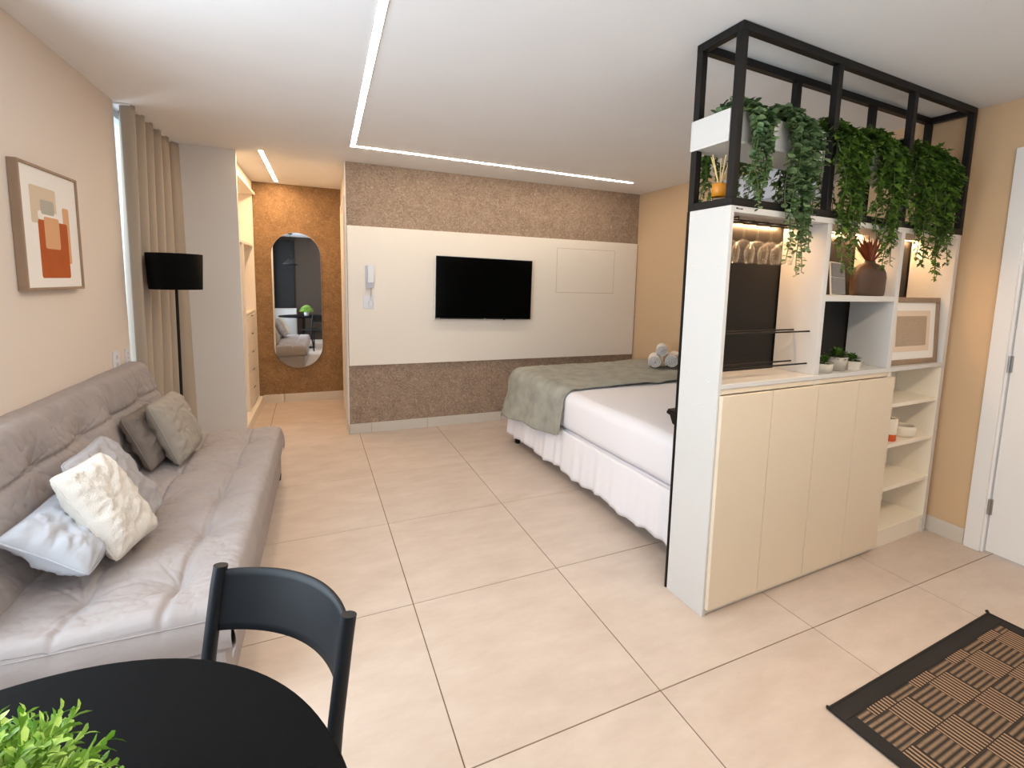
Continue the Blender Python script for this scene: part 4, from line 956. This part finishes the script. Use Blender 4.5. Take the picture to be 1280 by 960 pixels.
# ================================================================== dining corner
TC = Vector((-0.840, -0.679, 0))
t = thing('round_table', 'round matt black table in the near left corner', 'table', TC)
MB().lathe([(0, 0.722), (0.500, 0.722), (0.511, 0.726), (0.513, 0.738), (0.509, 0.748), (0.503, 0.750), (0, 0.750)], (0, 0, 0), 120).build('tabletop', M['blacktop'], t)
MB().lathe([(0.24, 0.002), (0.242, 0.012), (0.045, 0.03), (0.036, 0.06), (0.036, 0.69), (0.09, 0.715), (0.12, 0.7215), (0, 0.7215)], (0, 0, 0), 40).build('pedestal', M['black'], t)
CP1, CP2 = Vector((-0.616, 0.037, 0)), Vector((-0.326, -0.266, 0))
cm = (CP1+CP2)/2; rt = (CP2-CP1).normalized(); bk = Vector((-rt.y, rt.x, 0)); 
if bk.y < 0: bk = -bk
def make_chair(label, loc, rz, full=True):
    """local frame: x right, y towards the back, origin under the top of the backrest"""
    t = thing('dining_chair', label, 'chair', loc, rz, 'black dining chairs at the round table')
    hw = (CP2-CP1).length/2
    for s_ in (-1, 1):
        MB().tube([(s_*(hw+0.012), 0.02, 0.0), (s_*(hw-0.002), -0.050, 0.30), (s_*(hw-0.002), -0.058, 0.45), (s_*(hw-0.001), -0.042, 0.58), (s_*hw, -0.012, 0.745), (s_*hw, 0.0, 0.80)], [0.014, 0.016, 0.0165, 0.0165, 0.0165, 0.0165], 16).build('rear_leg', M['blackpaint'], t)
        MB().tube([(s_*(hw+0.0), -0.405, 0.0), (s_*(hw-0.02), -0.385, 0.445)], [0.013, 0.017], 14).build('front_leg', M['blackpaint'], t)
    def bp(u_, v_):
        x = (2*u_-1)*(hw-0.004); bow = 0.078*(1-((2*u_-1))**2)**0.9; z = 0.645+0.145*v_-0.006*(1-(2*u_-1)**2)*(1-v_)
        lean = (z-0.80)*0.19
        return (x, lean+bow-0.004, z)
    MB().grid(bp, 40, 8).build('backrest', M['blackpaint'], t, solid=0.008)
    def st_(u_, v_): 
        a = u_*2*PI; rr_ = v_; k = 4.0; c_, s2 = math.cos(a), math.sin(a); q = (abs(c_)**k+abs(s2)**k)**(-1/k)
        return (c_*q*rr_*(hw-0.0), -0.225+s2*q*rr_*0.20, 0.455-0.012*(1-rr_)**2*4*0.25-0.004*rr_**6)
    MB().grid(st_, 48, 10).build('seat', M['blackpaint'], t, solid=0.018)
    MB().tube([(-hw, -0.055, 0.42), (hw, -0.055, 0.42)], 0.010, 8).build('stretcher', M['blackpaint'], t)
    return t
rz0 = math.atan2(rt.y, rt.x)
make_chair('black dining chair with curved back facing the round table, near the sofa', cm, rz0)
# leafy plant on the table
t = thing('potted_plant', 'bright lime leafy plant in a pot on the black table', 'potted plant', (-0.765, -0.605, 0.7505))
MB().lathe([(0, 0), (0.045, 0), (0.055, 0.08), (0.050, 0.08), (0.046, 0.068), (0, 0.068)], (0, 0, 0), 32).build('pot', M['whitesatin'], t)
MB().lathe([(0, 0.069), (0.046, 0.069)], (0, 0, 0), 24).build('soil', M['soil'], t)
rn = random.Random(11); st = MB(); lf = MB()
for k in range(210):
    az = rn.uniform(0, 2*PI); el = math.asin(rn.uniform(0.02, 1.0)); R_ = 0.125*rn.uniform(0.80, 1.10)
    tip = Vector((math.cos(az)*math.cos(el)*R_*1.08, math.sin(az)*math.cos(el)*R_*1.08, 0.085+0.145*math.sin(el)*rn.uniform(0.85, 1.1)))
    p0 = Vector((0.02*math.cos(az), 0.02*math.sin(az), 0.07)); mid = p0.lerp(tip, 0.55)+Vector((0, 0, 0.025))
    path = [p0, p0.lerp(mid, 0.6)+Vector((0, 0, 0.008)), mid, tip]; st.tube(path, [0.0016, 0.0014, 0.0012, 0.0006], 5)
    for q in range(13):
        u_ = 0.30+0.70*(q+0.5)/13; a = path[2] if u_ > 0.5 else path[0]; b = path[3] if u_ > 0.5 else path[2]; f = (u_-0.5)*2 if u_ > 0.5 else u_*2
        p = a.lerp(b, f); dn = (b-a).normalized(); side = dn.orthogonal().normalized(); side.rotate(Matrix.Rotation(q*2.4+rn.uniform(-.4, .4), 3, dn))
        d_ = (dn*0.8+side*0.8).normalized(); nn = (dn-side*0.3).normalized()
        L_ = rn.uniform(0.017, 0.025); sd = d_.cross(nn).normalized(); up = sd.cross(d_)
        vs = []
        for uu, ww in ((0, 0.15), (0.4, 0.8), (0.75, 1.0), (1.0, 0.15)): c_ = p+d_*L_*uu+up*0.003*math.sin(uu*3); vs += [c_-sd*0.0042*ww, c_-up*0.0012*ww, c_+sd*0.0042*ww]
        lf.add(vs, [f_ for r2 in range(3) for f_ in ((3*r2, 3*r2+1, 3*r2+4, 3*r2+3), (3*r2+1, 3*r2+2, 3*r2+5, 3*r2+4))], True)
st.build('stems', M['lime_stem'], t); lf.build('foliage', M['leaflime'], t)
# pendant over the table (seen in the mirror)
t = thing('pendant_lamp', 'black cone pendant lamp hanging over the round table', 'pendant lamp', (-1.06, -0.62, H))
MB().tube([(0, 0, -0.02), (0, 0, -0.52)], 0.004, 8).build('cable', M['black'], t)
MB().lathe([(0, -0.0005), (0.05, -0.0005), (0.05, -0.022), (0, -0.024)], (0, 0, 0), 24).build('ceiling_rose', M['black'], t)
MB().lathe([(0.0, -0.50), (0.018, -0.50), (0.028, -0.545), (0.10, -0.62), (0.160, -0.675), (0.165, -0.70), (0.162, -0.70), (0.155, -0.675), (0.09, -0.615), (0.02, -0.56), (0, -0.56)], (0, 0, 0), 48).build('shade', M['black'], t)
MB().lathe([(0, -0.60), (0.025, -0.61), (0.034, -0.635), (0.025, -0.665), (0, -0.67)], (0, 0, 0), 20).build('bulb', M['lamp_in'], t)

# rug by the entrance door
t = unitthing('rug', 'dark woven basket pattern rug with black border near the door', 'rug', 0.667, -0.985, 0.0)
def rg(u_, v_):
    x = (u_-0.5)*1.234; y_ = (v_-0.5)*0.86; e_ = max(abs(2*u_-1), abs(2*v_-1))
    return (x+0.004*fbm((y_*4, 1, 1)), y_+0.003*fbm((x*4, 2, 1)), 0.0085+0.001*fbm((x*5, y_*5, 3)))
b_ = MB(); b_.box(-0.558, 0.558, -0.37, 0.371, 0.001, 0.0085); b_.build('woven_field', M['rug'], t)
b_ = MB()
for a in ((-0.617, 0.617, 0.3715, 0.431), (-0.617, 0.617, -0.431, -0.3705), (-0.617, -0.5585, -0.3705, 0.3715), (0.5585, 0.617, -0.3705, 0.3715)): b_.box(a[0], a[1], a[2], a[3], 0.001, 0.0105, 0.003, 2)
b_.tube([(-0.615, 0.429, 0.008), (0.615, 0.429, 0.008)], 0.006, 8); b_.tube([(-0.615, -0.43, 0.008), (-0.615, 0.429, 0.008)], 0.006, 8); b_.tube([(0.615, -0.43, 0.008), (0.615, 0.429, 0.008)], 0.006, 8)
b_.tube([(0.610, 0.425, 0.008), (0.620, 0.438, 0.016)], 0.007, 8); b_.tube([(-0.610, 0.425, 0.008), (-0.622, 0.432, 0.014)], 0.007, 8)
b_.build('border', M['rugborder'], t)

# ================================================================== kitchen end behind the camera (in the mirror)
t = thing('base_cabinet', 'low white cabinet against the dark wall seen in the mirror', 'cabinet', (-1.285, YB+0.002, 0))
MB().box(-0.275, 0.275, 0, 0.24, 0.08, 0.86, 0.003).build('carcass', M['white'], t)
MB().box(-0.28, 0.28, 0, 0.255, 0.8605, 0.885, 0.003).build('top', M['white'], t); MB().box(-0.265, 0.265, 0.01, 0.22, 0.0, 0.079, 0.002, 1).build('plinth', M['white'], t)
for s_ in (-1, 1): MB().box(s_*0.138-0.134, s_*0.138+0.134, 0.2405, 0.256, 0.09, 0.852, 0.002, 1).build('door', M['white'], t)
t = thing('tall_dark_panel', 'tall black panel above the low white cabinet seen in the mirror', 'wall panel', (-1.30, YB+0.002, 0.90))
MB().box(-0.26, 0.26, 0, 0.05, 0, 1.62, 0.003).build('panel', M['blackpanel'], t)
